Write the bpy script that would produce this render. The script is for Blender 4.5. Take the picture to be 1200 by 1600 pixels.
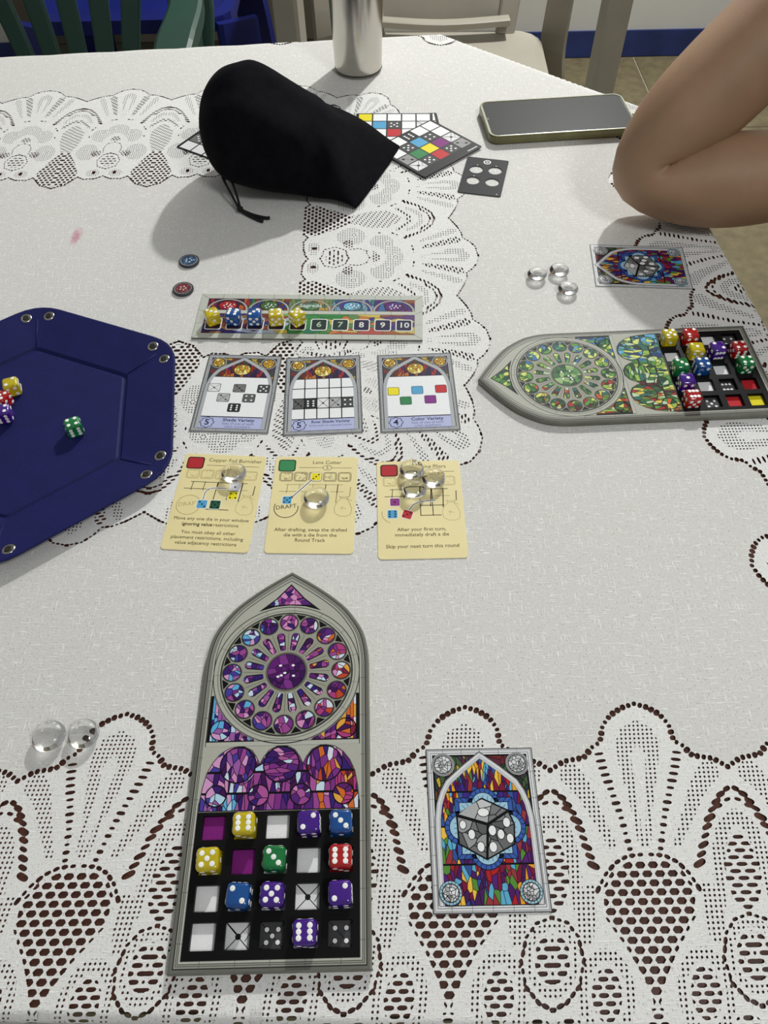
import bpy, bmesh, math, random
import numpy as np
from mathutils import Vector, Matrix, Euler
random.seed(7); np.random.seed(7)
PI = math.pi
for o in list(bpy.data.objects): bpy.data.objects.remove(o)
sc = bpy.context.scene
COL = sc.collection

# ------------------------------------------------------------------ camera
# table top is z = 0, x to the right, y away from the viewer (metres)
CAM_H, CAM_PITCH, CAM_ROLL, CAM_F = 0.45626, 0.946305, -0.0203353, 1205.97
cd = bpy.data.cameras.new('camera'); cam = bpy.data.objects.new('camera', cd); COL.objects.link(cam)
cd.sensor_fit = 'VERTICAL'; cd.sensor_height = 24.0; cd.lens = 24.0*CAM_F/1600.0
cd.clip_start = 0.01; cd.clip_end = 50
_f = Vector((0, math.cos(CAM_PITCH), -math.sin(CAM_PITCH))); _u = Vector((0, math.sin(CAM_PITCH), math.cos(CAM_PITCH))); _r = Vector((1, 0, 0))
_r2 = math.cos(CAM_ROLL)*_r + math.sin(CAM_ROLL)*_u; _u2 = -math.sin(CAM_ROLL)*_r + math.cos(CAM_ROLL)*_u
cam.matrix_world = Matrix(((_r2.x, _u2.x, -_f.x, 0), (_r2.y, _u2.y, -_f.y, 0), (_r2.z, _u2.z, -_f.z, CAM_H), (0, 0, 0, 1)))
sc.camera = cam

# ------------------------------------------------------------------ light and exposure
wd = bpy.data.worlds.new('room_light'); sc.world = wd; wd.use_nodes = True
bg = wd.node_tree.nodes['Background']; bg.inputs[0].default_value = (0.985, 1.0, 0.99, 1); bg.inputs[1].default_value = 0.235
def lamp(name, kind, loc, power, size, col, target=None):
    ld = bpy.data.lights.new(name, kind); ld.energy = power; ld.color = col
    if kind == 'AREA': ld.size = size
    else: ld.shadow_soft_size = size
    o = bpy.data.objects.new(name, ld); COL.objects.link(o); o.location = loc
    if target is not None:
        o.rotation_euler = (Vector(target)-Vector(loc)).to_track_quat('-Z', 'Y').to_euler()
    return o
lamp('ceiling_bulb', 'POINT', (0.62, 2.20, 1.30), 132, 0.035, (0.985, 1.0, 0.985))
lamp('ceiling_panel', 'AREA', (0.85, -0.45, 1.7), 12.5, 0.4, (0.985, 1.0, 0.985), (0, 0.5, 0))
sc.view_settings.view_transform = 'Standard'; sc.view_settings.look = 'None'
sc.view_settings.gamma = 1.0; sc.view_settings.use_curve_mapping = False
sc.view_settings.exposure = 0.0

# ------------------------------------------------------------------ materials
def lin(c): 
    c = c/255.0
    return c/12.92 if c <= 0.04045 else ((c+0.055)/1.055)**2.4
def S(r, g, b): return (lin(r), lin(g), lin(b), 1.0)
def mat(name, col, rough=0.5, metal=0.0, trans=0.0, ior=1.45, coat=0.0, var=0.08, scale=40.0, bump=0.0, bscale=300.0, sheen=0.0, sss=0.0, spec=None):
    m = bpy.data.materials.new(name); m.use_nodes = True; nt = m.node_tree; b = nt.nodes['Principled BSDF']
    b.inputs['Roughness'].default_value = rough; b.inputs['Metallic'].default_value = metal
    b.inputs['Transmission Weight'].default_value = trans; b.inputs['IOR'].default_value = ior
    b.inputs['Coat Weight'].default_value = coat
    if spec is not None: b.inputs['Specular IOR Level'].default_value = spec
    if sheen: b.inputs['Sheen Weight'].default_value = sheen; b.inputs['Sheen Roughness'].default_value = 0.4
    if sss: b.inputs['Subsurface Weight'].default_value = sss; b.inputs['Subsurface Radius'].default_value = (0.01, 0.004, 0.002)
    tc = nt.nodes.new('ShaderNodeTexCoord')
    n = nt.nodes.new('ShaderNodeTexNoise'); n.inputs['Scale'].default_value = scale; n.inputs['Detail'].default_value = 4
    nt.links.new(tc.outputs['Object'], n.inputs['Vector'])
    r = nt.nodes.new('ShaderNodeValToRGB')
    r.color_ramp.elements[0].position = 0.3; r.color_ramp.elements[1].position = 0.7
    r.color_ramp.elements[0].color = tuple(c*(1-var) for c in col[:3])+(1,)
    r.color_ramp.elements[1].color = tuple(min(1, c*(1+var)) for c in col[:3])+(1,)
    nt.links.new(n.outputs['Fac'], r.inputs['Fac']); nt.links.new(r.outputs['Color'], b.inputs['Base Color'])
    if bump:
        n2 = nt.nodes.new('ShaderNodeTexNoise'); n2.inputs['Scale'].default_value = bscale; n2.inputs['Detail'].default_value = 3
        nt.links.new(tc.outputs['Object'], n2.inputs['Vector'])
        bp = nt.nodes.new('ShaderNodeBump'); bp.inputs['Strength'].default_value = bump; bp.inputs['Distance'].default_value = 0.001
        nt.links.new(n2.outputs['Fac'], bp.inputs['Height']); nt.links.new(bp.outputs['Normal'], b.inputs['Normal'])
    return m
def print_mat():
    m = bpy.data.materials.new('printed_ink'); m.use_nodes = True; nt = m.node_tree; b = nt.nodes['Principled BSDF']
    a = nt.nodes.new('ShaderNodeAttribute'); a.attribute_name = 'ink'
    tc = nt.nodes.new('ShaderNodeTexCoord'); n = nt.nodes.new('ShaderNodeTexNoise'); n.inputs['Scale'].default_value = 900; n.inputs['Detail'].default_value = 2
    nt.links.new(tc.outputs['Object'], n.inputs['Vector'])
    mr = nt.nodes.new('ShaderNodeMapRange'); mr.inputs['To Min'].default_value = 0.9; mr.inputs['To Max'].default_value = 1.1
    nt.links.new(n.outputs['Fac'], mr.inputs['Value'])
    mx = nt.nodes.new('ShaderNodeMix'); mx.data_type = 'RGBA'; mx.blend_type = 'MULTIPLY'; mx.inputs[0].default_value = 1
    nt.links.new(a.outputs['Color'], mx.inputs[6]); nt.links.new(mr.outputs[0], mx.inputs[7])
    nt.links.new(mx.outputs[2], b.inputs['Base Color']); b.inputs['Roughness'].default_value = 0.5; b.inputs['Specular IOR Level'].default_value = 0.12
    return m
INK = print_mat()

def linen_mat(name, base, dark, streak):
    """woven cloth: slub threads both ways, pin holes in the weave, fine relief"""
    m = bpy.data.materials.new(name); m.use_nodes = True; nt = m.node_tree; b = nt.nodes['Principled BSDF']
    b.inputs['Roughness'].default_value = 0.85; b.inputs['Specular IOR Level'].default_value = 0.1
    tc = nt.nodes.new('ShaderNodeTexCoord')
    def noise(sx, sy, off, detail=1.0):
        mp = nt.nodes.new('ShaderNodeMapping'); mp.inputs['Scale'].default_value = (sx, sy, 1); mp.inputs['Location'].default_value = (off, off*1.7, 0)
        nt.links.new(tc.outputs['Object'], mp.inputs['Vector'])
        n = nt.nodes.new('ShaderNodeTexNoise'); n.inputs['Scale'].default_value = 1; n.inputs['Detail'].default_value = detail
        nt.links.new(mp.outputs[0], n.inputs['Vector']); return n.outputs['Fac']
    def ramp(v, a, c):
        r = nt.nodes.new('ShaderNodeMapRange'); r.inputs['From Min'].default_value = a; r.inputs['From Max'].default_value = c
        nt.links.new(v, r.inputs['Value']); return r.outputs[0]
    def math_(op, a, c):
        n = nt.nodes.new('ShaderNodeMath'); n.operation = op
        for i, x in enumerate((a, c)):
            if isinstance(x, float): n.inputs[i].default_value = x
            else: nt.links.new(x, n.inputs[i])
        return n.outputs[0]
    h = ramp(noise(120, 800, 3.1), 0.60, 0.70); v = ramp(noise(850, 95, 8.3), 0.61, 0.71)
    slub = math_('MAXIMUM', h, v)
    pin = ramp(noise(1000, 520, 5.5), 0.62, 0.72)
    weave = noise(520, 1500, 1.2, 2.0)
    mx = nt.nodes.new('ShaderNodeMix'); mx.data_type = 'RGBA'; mx.inputs[6].default_value = base; mx.inputs[7].default_value = streak
    nt.links.new(math_('MULTIPLY', slub, 0.7), mx.inputs[0])
    mx2 = nt.nodes.new('ShaderNodeMix'); mx2.data_type = 'RGBA'; mx2.inputs[7].default_value = dark
    nt.links.new(mx.outputs[2], mx2.inputs[6])
    nt.links.new(math_('MAXIMUM', math_('MULTIPLY', pin, 0.55), math_('MULTIPLY', ramp(weave, 0.55, 0.75), 0.30)), mx2.inputs[0])
    # a pink wine-like stain with a shape of its own
    mp = nt.nodes.new('ShaderNodeMapping'); mp.inputs['Location'].default_value = (0.2987, -0.6717, 0)
    nt.links.new(tc.outputs['Object'], mp.inputs['Vector'])
    mp2 = nt.nodes.new('ShaderNodeMapping'); mp2.inputs['Rotation'].default_value = (0, 0, -0.2); mp2.inputs['Scale'].default_value = (190, 65, 0)
    nt.links.new(mp.outputs[0], mp2.inputs['Vector'])
    ln = nt.nodes.new('ShaderNodeVectorMath'); ln.operation = 'LENGTH'; nt.links.new(mp2.outputs[0], ln.inputs[0])
    st = ramp(math_('ADD', ln.outputs['Value'], math_('MULTIPLY', noise(260, 260, 2.0, 3.0), 1.2)), 1.75, 0.9)
    mx3 = nt.nodes.new('ShaderNodeMix'); mx3.data_type = 'RGBA'; mx3.inputs[7].default_value = S(196, 132, 150)
    nt.links.new(mx2.outputs[2], mx3.inputs[6]); nt.links.new(math_('MULTIPLY', st, 0.8), mx3.inputs[0])
    nt.links.new(mx3.outputs[2], b.inputs['Base Color'])
    bp = nt.nodes.new('ShaderNodeBump'); bp.inputs['Strength'].default_value = 0.35; bp.inputs['Distance'].default_value = 0.0006
    nt.links.new(math_('ADD', weave, slub), bp.inputs['Height']); nt.links.new(bp.outputs['Normal'], b.inputs['Normal'])
    return m

def wood_mat():
    m = bpy.data.materials.new('dark_red_wood'); m.use_nodes = True; nt = m.node_tree; b = nt.nodes['Principled BSDF']
    tc = nt.nodes.new('ShaderNodeTexCoord'); mp = nt.nodes.new('ShaderNodeMapping'); mp.inputs['Scale'].default_value = (4, 40, 4)
    n = nt.nodes.new('ShaderNodeTexNoise'); n.inputs['Scale'].default_value = 3; n.inputs['Detail'].default_value = 5
    r = nt.nodes.new('ShaderNodeValToRGB'); r.color_ramp.elements[0].color = S(58, 33, 26); r.color_ramp.elements[1].color = S(98, 55, 38)
    nt.links.new(tc.outputs['Object'], mp.inputs['Vector']); nt.links.new(mp.outputs[0], n.inputs['Vector'])
    nt.links.new(n.outputs['Fac'], r.inputs['Fac']); nt.links.new(r.outputs['Color'], b.inputs['Base Color'])
    b.inputs['Roughness'].default_value = 0.35
    return m
def wall_mat():
    m = mat('white_plaster', S(205, 203, 196), 0.9, var=0.05, scale=3, bump=0.6, bscale=25)
    return m
def grain_tile_mat():
    return mat('olive_floor_tile', S(112, 102, 76), 0.45, var=0.22, scale=35, bump=0.05)

M_LINEN = linen_mat('white_linen', S(214, 212, 208), S(150, 147, 144), S(240, 239, 236))
M_LACE = linen_mat('white_lace_thread', S(228, 227, 224), S(160, 154, 150), S(240, 239, 237))
M_WOOD = wood_mat()
M_WALL = wall_mat(); M_TILE = grain_tile_mat()
M_BLUEBAND = mat('navy_wall_paint', S(38, 52, 104), 0.6, var=0.25, scale=12)
M_GROUT = mat('pale_grout', S(176, 168, 145), 0.9)

# ------------------------------------------------------------------ geometry helpers
def link(o, parent=None):
    COL.objects.link(o)
    if parent is not None: o.parent = parent
    return o
def mk(name, verts, faces, m=None, parent=None, loc=(0, 0, 0), rot=(0, 0, 0), smooth=False, mi=None):
    me = bpy.data.meshes.new(name); me.from_pydata([tuple(v) for v in verts], [], [tuple(f) for f in faces])
    if m is not None:
        for x in (m if isinstance(m, (list, tuple)) else [m]): me.materials.append(x)
    if mi is not None: me.polygons.foreach_set('material_index', mi)
    if smooth: me.polygons.foreach_set('use_smooth', [True]*len(me.polygons))
    me.update()
    o = bpy.data.objects.new(name, me); o.location = loc; o.rotation_euler = rot
    return link(o, parent)
def from_bm(name, bm, m, parent=None, loc=(0, 0, 0), rot=(0, 0, 0), smooth=False):
    bmesh.ops.recalc_face_normals(bm, faces=bm.faces)
    me = bpy.data.meshes.new(name); bm.to_mesh(me); bm.free(); me.materials.append(m)
    if smooth: me.polygons.foreach_set('use_smooth', [True]*len(me.polygons))
    o = bpy.data.objects.new(name, me); o.location = loc; o.rotation_euler = rot
    return link(o, parent)
def empty(name, loc=(0, 0, 0), rz=0.0):
    o = bpy.data.objects.new(name, None); o.location = loc; o.rotation_euler = (0, 0, rz); o.empty_display_size = 0.02
    return link(o)
def tag(o, label, cat, group=None):
    o['label'] = label; o['category'] = cat
    if group: o['group'] = group
    return o
def struct(o, label=None):
    o['kind'] = 'structure'
    if label: o['label'] = label
    return o
def prism(pts, z0, z1, s=0.001):
    n = len(pts)
    v = [(x*s, y*s, z0*s) for x, y in pts]+[(x*s, y*s, z1*s) for x, y in pts]
    f = [tuple(range(n-1, -1, -1)), tuple(range(n, 2*n))]+[(i, (i+1) % n, n+(i+1) % n, n+i) for i in range(n)]
    return v, f
def box(x0, x1, y0, y1, z0, z1, bev=0.0, seg=2):
    bm = bmesh.new(); bmesh.ops.create_cube(bm, size=1)
    for v in bm.verts:
        v.co = Vector(((x0+x1)/2+v.co.x*(x1-x0), (y0+y1)/2+v.co.y*(y1-y0), (z0+z1)/2+v.co.z*(z1-z0)))
    if bev: bmesh.ops.bevel(bm, geom=bm.edges[:], offset=bev, segments=seg, profile=0.5, affect='EDGES')
    return bm
def rrect(cx, cy, w, h, r, n=4):
    p = []
    for (sx, sy, a0) in ((1, 1, 0), (-1, 1, 90), (-1, -1, 180), (1, -1, 270)):
        for k in range(n+1):
            a = math.radians(a0+90*k/n); p.append((cx+sx*(w/2-r)+r*math.cos(a), cy+sy*(h/2-r)+r*math.sin(a)))
    return p
def disc(cx, cy, rx, ry=None, n=28, a0=0.0):
    ry = rx if ry is None else ry
    return [(cx+rx*math.cos(a0+2*PI*k/n), cy+ry*math.sin(a0+2*PI*k/n)) for k in range(n)]
def smooth_path(P, n=6):
    P = [Vector(p) for p in P]; out = []
    for i in range(len(P)-1):
        p0 = P[max(0, i-1)]; p1 = P[i]; p2 = P[i+1]; p3 = P[min(len(P)-1, i+2)]
        for k in range(n):
            t = k/n
            out.append(0.5*((2*p1)+(p2-p0)*t+(2*p0-5*p1+4*p2-p3)*t*t+(3*p1-p0-3*p2+p3)*t**3))
    out.append(P[-1]); return out
def tube(P, R, n=10, cap=True):
    """tapered tube through points (metres); R one radius or one per point"""
    P = [Vector(p) for p in P]
    if not isinstance(R, (list, tuple)): R = [R]*len(P)
    V, F = [], []; t = (P[1]-P[0]).normalized(); a = t.orthogonal().normalized()
    for i, p in enumerate(P):
        t = (P[min(i+1, len(P)-1)]-P[max(i-1, 0)]).normalized()
        a = (a-t*a.dot(t)).normalized(); b = t.cross(a)
        for k in range(n):
            c = 2*PI*k/n; V.append(p+R[i]*(a*math.cos(c)+b*math.sin(c)))
    for i in range(len(P)-1):
        for k in range(n): F.append((i*n+k, i*n+(k+1) % n, (i+1)*n+(k+1) % n, (i+1)*n+k))
    if cap:
        F.append(tuple(range(n-1, -1, -1))); F.append(tuple((len(P)-1)*n+k for k in range(n)))
    return V, F
def lathe(prof, n=48, cap0=True, cap1=True):
    V, F = [], []
    for r, z in prof:
        for k in range(n): V.append((r*math.cos(2*PI*k/n), r*math.sin(2*PI*k/n), z))
    m = len(prof)
    for i in range(m-1):
        for k in range(n): F.append((i*n+k, i*n+(k+1) % n, (i+1)*n+(k+1) % n, (i+1)*n+k))
    if cap0: F.append(tuple(range(n-1, -1, -1)))
    if cap1: F.append(tuple((m-1)*n+k for k in range(n)))
    return V, F
def curve_plate(name, outer, holes, z0, z1, m, parent=None):
    """flat plate (mm) with real cut-outs"""
    cu = bpy.data.curves.new('tmp', 'CURVE'); cu.dimensions = '2D'; cu.fill_mode = 'BOTH'; cu.extrude = (z1-z0)/2*0.001
    for loop in [outer]+holes:
        sp = cu.splines.new('POLY'); sp.points.add(len(loop)-1); sp.use_cyclic_u = True
        for i, (x, y) in enumerate(loop): sp.points[i].co = (x*0.001, y*0.001, 0, 1)
    ob = bpy.data.objects.new('tmp', cu); me = bpy.data.meshes.new_from_object(ob)
    bpy.data.objects.remove(ob); bpy.data.curves.remove(cu)
    me.transform(Matrix.Translation((0, 0, (z0+z1)/2*0.001)))
    me.materials.clear(); me.materials.append(m); me.name = name
    return link(bpy.data.objects.new(name, me), parent)

# ------------------------------------------------------------------ flat print made of coloured pieces
def clip(poly, nx, ny, d):
    out = []; n = len(poly)
    for i in range(n):
        a = poly[i]; b = poly[(i+1) % n]; da = a[0]*nx+a[1]*ny-d; db = b[0]*nx+b[1]*ny-d
        if da <= 0: out.append(a)
        if (da < 0 < db) or (db < 0 < da):
            t = da/(da-db); out.append((a[0]+(b[0]-a[0])*t, a[1]+(b[1]-a[1])*t))
    return out
def inset(poly, w):
    """shrink a convex counter-clockwise polygon"""
    q = poly
    for i in range(len(poly)):
        a = poly[i]; b = poly[(i+1) % len(poly)]; ex, ey = b[0]-a[0], b[1]-a[1]; l = math.hypot(ex, ey)
        if l < 1e-9: continue
        nx, ny = ey/l, -ex/l; q = clip(q, nx, ny, nx*a[0]+ny*a[1]-w)
        if len(q) < 3: return []
    return q
TXT = {}
def text_mesh(s, bold=False):
    k = (s, bold)
    if k not in TXT:
        cu = bpy.data.curves.new('tmp', 'FONT'); cu.body = s; cu.size = 1.0; cu.align_x = 'CENTER'; cu.align_y = 'CENTER'; cu.resolution_u = 2
        if bold: cu.offset = 0.018
        ob = bpy.data.objects.new('tmp', cu); me = bpy.data.meshes.new_from_object(ob)
        TXT[k] = ([tuple(v.co) for v in me.vertices], [tuple(p.vertices) for p in me.polygons])
        bpy.data.objects.remove(ob); bpy.data.curves.remove(cu); bpy.data.meshes.remove(me)
    return TXT[k]
class Print:
    STEP = 0.03
    def __init__(s): s.V = []; s.F = []; s.C = []; s.L = 0
    def poly(s, pts, col, layer=None):
        if len(pts) < 3: return
        z = (s.L if layer is None else layer)*s.STEP; i = len(s.V)
        a = sum(pts[k][0]*pts[(k+1) % len(pts)][1]-pts[(k+1) % len(pts)][0]*pts[k][1] for k in range(len(pts)))
        if abs(a) < 1e-4: return
        if a < 0: pts = pts[::-1]
        s.V += [(x, y, z) for x, y in pts]; s.F.append(tuple(range(i, i+len(pts)))); s.C.append(col)
    def rect(s, x0, y0, x1, y1, col): s.poly([(x0, y0), (x1, y0), (x1, y1), (x0, y1)], col)
    def line(s, pts, w, col):
        for a, b in zip(pts, pts[1:]):
            ex, ey = b[0]-a[0], b[1]-a[1]; l = math.hypot(ex, ey)
            if l < 1e-6: continue
            nx, ny = -ey/l*w/2, ex/l*w/2
            s.poly([(a[0]+nx, a[1]+ny), (a[0]-nx, a[1]-ny), (b[0]-nx, b[1]-ny), (b[0]+nx, b[1]+ny)], col)
    def ring(s, outer, inner, col):
        n = len(outer)
        for k in range(n): s.poly([outer[k], outer[(k+1) % n], inner[(k+1) % n], inner[k]], col)
    def strip(s, a, b, col):
        for k in range(len(a)-1): s.poly([a[k], a[k+1], b[k+1], b[k]], col)
    def text(s, t, x, y, size, col, bold=False, rot=0.0, sx=1.0):
        V, F = text_mesh(t, bold); i = len(s.V); z = s.L*s.STEP; c, q = math.cos(rot), math.sin(rot)
        s.V += [(x+(v[0]*sx*c-v[1]*q)*size, y+(v[0]*sx*q+v[1]*c)*size, z) for v in V]
        s.F += [tuple(k+i for k in f) for f in F]; s.C += [col]*len(F)
    def glass(s, region, n, pal, lead=0.35, stretch=(1, 1), rng=None, back=None, pick=None, edge=True):
        """leaded pieces filling a convex region"""
        rng = rng or random
        if back is not None: s.poly(region, back); s.L += 1
        xs = [p[0] for p in region]; ys = [p[1] for p in region]
        seeds = []
        tries = 0
        while len(seeds) < n and tries < n*30:
            tries += 1
            x = rng.uniform(min(xs), max(xs)); y = rng.uniform(min(ys), max(ys))
            if inside((x, y), region): seeds.append((x*stretch[0], y*stretch[1]))
        reg = [(x*stretch[0], y*stretch[1]) for x, y in (inset(ccw(region), lead*0.6) if edge else ccw(region))]
        for i, p in enumerate(seeds):
            q = reg
            near = sorted(range(len(seeds)), key=lambda j: (seeds[j][0]-p[0])**2+(seeds[j][1]-p[1])**2)[1:26]
            for j in near:
                ex, ey = seeds[j][0]-p[0], seeds[j][1]-p[1]; l = math.hypot(ex, ey)
                if l < 1e-6: continue
                ex /= l; ey /= l; m = ((seeds[j][0]+p[0])/2*ex+(seeds[j][1]+p[1])/2*ey)
                lw = lead/2*math.hypot(ex*stretch[0], ey*stretch[1])
                q = clip(q, ex, ey, m-lw)
                if len(q) < 3: break
            if len(q) >= 3:
                c = pick(p[0]/stretch[0], p[1]/stretch[1]) if pick else rng.choice(pal)
                s.poly([(x/stretch[0], y/stretch[1]) for x, y in q], c)
    def build(s, name, parent, z, m=None):
        me = bpy.data.meshes.new(name); me.from_pydata([(x*.001, y*.001, (zz+z)*.001) for x, y, zz in s.V], [], s.F)
        at = me.attributes.new('ink', 'FLOAT_COLOR', 'FACE')
        at.data.foreach_set('color', np.array(s.C, dtype=np.float32).ravel())
        me.materials.append(m or INK)
        return link(bpy.data.objects.new(name, me), parent)
def ccw(p):
    a = sum(p[k][0]*p[(k+1) % len(p)][1]-p[(k+1) % len(p)][0]*p[k][1] for k in range(len(p)))
    return p if a > 0 else p[::-1]
def inside(q, p):
    c = False; n = len(p)
    for i in range(n):
        a, b = p[i], p[(i+1) % n]
        if (a[1] > q[1]) != (b[1] > q[1]) and q[0] < (b[0]-a[0])*(q[1]-a[1])/(b[1]-a[1])+a[0]: c = not c
    return c
BLACK = S(14, 13, 15); WHITE = S(236, 236, 236); STONE = S(172, 172, 160); STONE_D = S(120, 121, 114); STONE_L = S(206, 206, 198); MORTAR = S(96, 97, 92)
C_RED = S(190, 40, 48); C_GRN = S(52, 128, 78); C_BLU = S(84, 160, 202); C_PUR = S(128, 44, 132); C_YEL = S(232, 216, 40)
G1 = S(222, 222, 222); G2 = S(150, 150, 150); G3 = S(118, 118, 118); G4 = S(92, 92, 92); G5 = S(70, 70, 72); G6 = S(44, 44, 46)
PIPS = {1: [(0, 0)], 2: [(-1, 1), (1, -1)], 3: [(-1, 1), (0, 0), (1, -1)], 4: [(-1, 1), (1, 1), (-1, -1), (1, -1)],
        5: [(-1, 1), (1, 1), (0, 0), (-1, -1), (1, -1)], 6: [(-1, 1), (1, 1), (-1, 0), (1, 0), (-1, -1), (1, -1)]}

# ================================================================== the room
FLOOR_Z = -0.75
def quad_slab(name, x0, x1, y0, y1, z0, z1, m, parent=None):
    return from_bm(name, box(x0, x1, y0, y1, z0, z1), m, parent)
floor = struct(quad_slab('floor', -3.0, 3.0, -1.2, 2.78, FLOOR_Z-0.05, FLOOR_Z-0.004, M_GROUT), 'olive brown tiled floor with pale grout lines')
tv, tf = None, None
TS = 0.46
tile_bm = box(-TS/2+0.002, TS/2-0.002, -TS/2+0.002, TS/2-0.002, -0.010, 0.0, 0.002, 1)
tile_me = bpy.data.meshes.new('floor_tile'); bmesh.ops.recalc_face_normals(tile_bm, faces=tile_bm.faces); tile_bm.to_mesh(tile_me); tile_bm.free(); tile_me.materials.append(M_TILE)
for i in range(-5, 6):
    for j in range(0, 9):
        x = i*TS+0.17; y = 2.715-TS/2-j*TS
        if y < -1.2: continue
        t = bpy.data.objects.new('tile', tile_me); t.location = (x, y, FLOOR_Z); link(t, floor)
wall = struct(quad_slab('wall_back', -3.0, 3.0, 2.725, 2.85, FLOOR_Z, 1.9, M_WALL), 'white rough plaster wall')
band = struct(quad_slab('baseboard_back', -3.0, 3.0, 2.717, 2.725, FLOOR_Z, FLOOR_Z+0.078, M_BLUEBAND), 'navy blue painted band along the wall foot')
wall_slab = struct(from_bm('wall_slab_1', box(-1.15, -0.06, 2.700, 2.725, FLOOR_Z, 1.3, .003, 1), mat('dull_brown_slab', S(98, 93, 78), .6, var=.06, scale=5)), 'dull olive brown panelled slab over the dark part of the wall behind the chairs')  # dark stretch of wall, built as a brown panelled slab
for _z in (-.45, .3):
    from_bm('slab_panel', box(-1.03, -.18, 2.694, 2.702, _z-.22, _z+.40, .004, 1), mat('dull_brown_slab_panel', S(94, 89, 75), .6, var=.06, scale=5), wall_slab)

# ================================================================== table and lace cloth
TABLE = [(-700, 46), (250, 12), (346, 110), (334, 518), (304, 903), (86, 1098), (-620, 1049), (-800, 870), (-800, 180)]
table = empty('dining_table', (-0.23, 0.55, FLOOR_Z)); tag(table, 'dark brown wooden table seen through the holes of the lace cloth', 'table')
v, f = prism([(x+230, y-550) for x, y in TABLE], 715, 748.6); mk('table_top', v, f, M_WOOD, table)
for (x, y) in ((-640, 170), (230, 150), (180, 880), (-600, 900)):
    lx, ly = (x+230)*.001, (y-550)*.001
    v, f = tube([(lx, ly, 0), (lx, ly, 0.3), (lx, ly, 0.715)], [0.026, 0.032, 0.04], 12); mk('leg', v, f, M_WOOD, table, smooth=True)

RES = 0.35
class Lace:
    """signed field of one lace repeat: > 0 thread, < 0 hole; u across the repeat, v into the band"""
    def __init__(s, period, v0, v1):
        s.p = period; s.v0 = v0; s.v1 = v1
        s.nu = int(round(period/RES)); s.du = period/s.nu; s.nv = int((v1-v0)/RES)+1
        s.u = -period/2+s.du*np.arange(s.nu); s.v = v0+RES*np.arange(s.nv)
        s.U, s.V = np.meshgrid(s.u, s.v)
        s.F = np.full(s.U.shape, 3.0)
    def hole(s, cu, cv, a, b, ang=0.0):
        R = max(a, b)+1.5
        j0 = max(0, int((cv-R-s.v0)/RES)); j1 = min(s.nv, int((cv+R-s.v0)/RES)+2)
        if j1 <= j0: return
        U = s.U[j0:j1]-cu; U = (U+s.p/2) % s.p-s.p/2; V = s.V[j0:j1]-cv
        c, q = math.cos(ang), math.sin(ang); x = (U*c+V*q)/a; y = (-U*q+V*c)/b
        d = ((np.abs(x)**2.6+np.abs(y)**2.6)**(1/2.6)-1)*min(a, b)
        s.F[j0:j1] = np.minimum(s.F[j0:j1], d)
    def chain(s, pts, pitch, a, b, ang='path', mirror=True, jit=0.15, skip=0.0):
        rng = random.Random(len(pts)*13+int(pitch*10))
        seg = [math.dist(pts[i], pts[i+1]) for i in range(len(pts)-1)]; L = sum(seg); n = max(1, int(round(L/pitch)))
        for k in range(n+1):
            t = L*k/n; i = 0
            while i < len(seg)-1 and t > seg[i]: t -= seg[i]; i += 1
            w = t/seg[i]; x = pts[i][0]+(pts[i+1][0]-pts[i][0])*w; y = pts[i][1]+(pts[i+1][1]-pts[i][1])*w
            th = math.atan2(pts[i+1][1]-pts[i][1], pts[i+1][0]-pts[i][0]) if ang == 'path' else ang
            g = 1+rng.uniform(-jit, jit)*1.5; aa = (a(k/n) if callable(a) else a)*g; bb = b*g
            if rng.random() < skip: continue
            s.hole(x, y, aa, bb, th)
            if mirror: s.hole(-x, y, aa, bb, -th)
    def region(s, mask, d):
        s.F = np.where(mask, np.minimum(s.F, d), s.F)
    def dots(s, mask, p=2.6, r=0.72):
        row = np.floor(s.V/p); x = ((s.U+row % 2*0.0) % p)-p/2; y = (s.V % p)-p/2
        s.region(mask, np.sqrt(x*x+(y*0.9)**2)-r)
    def brick(s, mask, pu, pv, a, b, slant=0.0):
        VV = s.V+slant*s.U; row = np.floor(VV/pv); x = ((s.U+(row % 2)*pu/2) % pu)-pu/2; y = (VV % pv)-pv/2
        s.region(mask, (((np.abs(x)/a)**3+(np.abs(y)/b)**3)**(1/3.)-1)*b)
    def hexmesh(s, mask, pu, pv, a, b):
        row = np.floor(s.V/pv); x = ((s.U+(row % 2)*pu/2) % pu)-pu/2; y = (s.V % pv)-pv/2
        d = (np.maximum(np.abs(y)/b, np.abs(x)/a+np.abs(y)/b*0.45)-1)*b
        s.region(mask, d)
    def au(s): return np.abs(s.U)
    def fold(s, c): return np.abs((np.abs(s.U)-c))
    def sample(s, u, v):
        x = ((u+s.p/2) % s.p)/s.du; y = np.clip((v-s.v0)/RES, 0, s.nv-1.001)
        i = np.floor(x).astype(int) % s.nu; i2 = (i+1) % s.nu; fx = x-np.floor(x); j = y.astype(int); fy = y-j
        return (s.F[j, i]*(1-fx)+s.F[j, i2]*fx)*(1-fy)+(s.F[j+1, i]*(1-fx)+s.F[j+1, i2]*fx)*fy
def ell(L, cu, cv, ru, rv): return ((L.au()-cu)/ru)**2+((L.V-cv)/rv)**2 < 1
def along(L, pts, w):
    """mask of a stroke (mirrored) with a width along it"""
    m = np.zeros(L.U.shape, bool); AU = L.au(); P = smooth_path([(p[0], p[1], 0) for p in pts], 10)
    for k, p in enumerate(P):
        r = np.interp(k/(len(P)-1), np.linspace(0, 1, len(w)), w); m |= (AU-p.x)**2+(L.V-p.y)**2 < r*r
    return m

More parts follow.
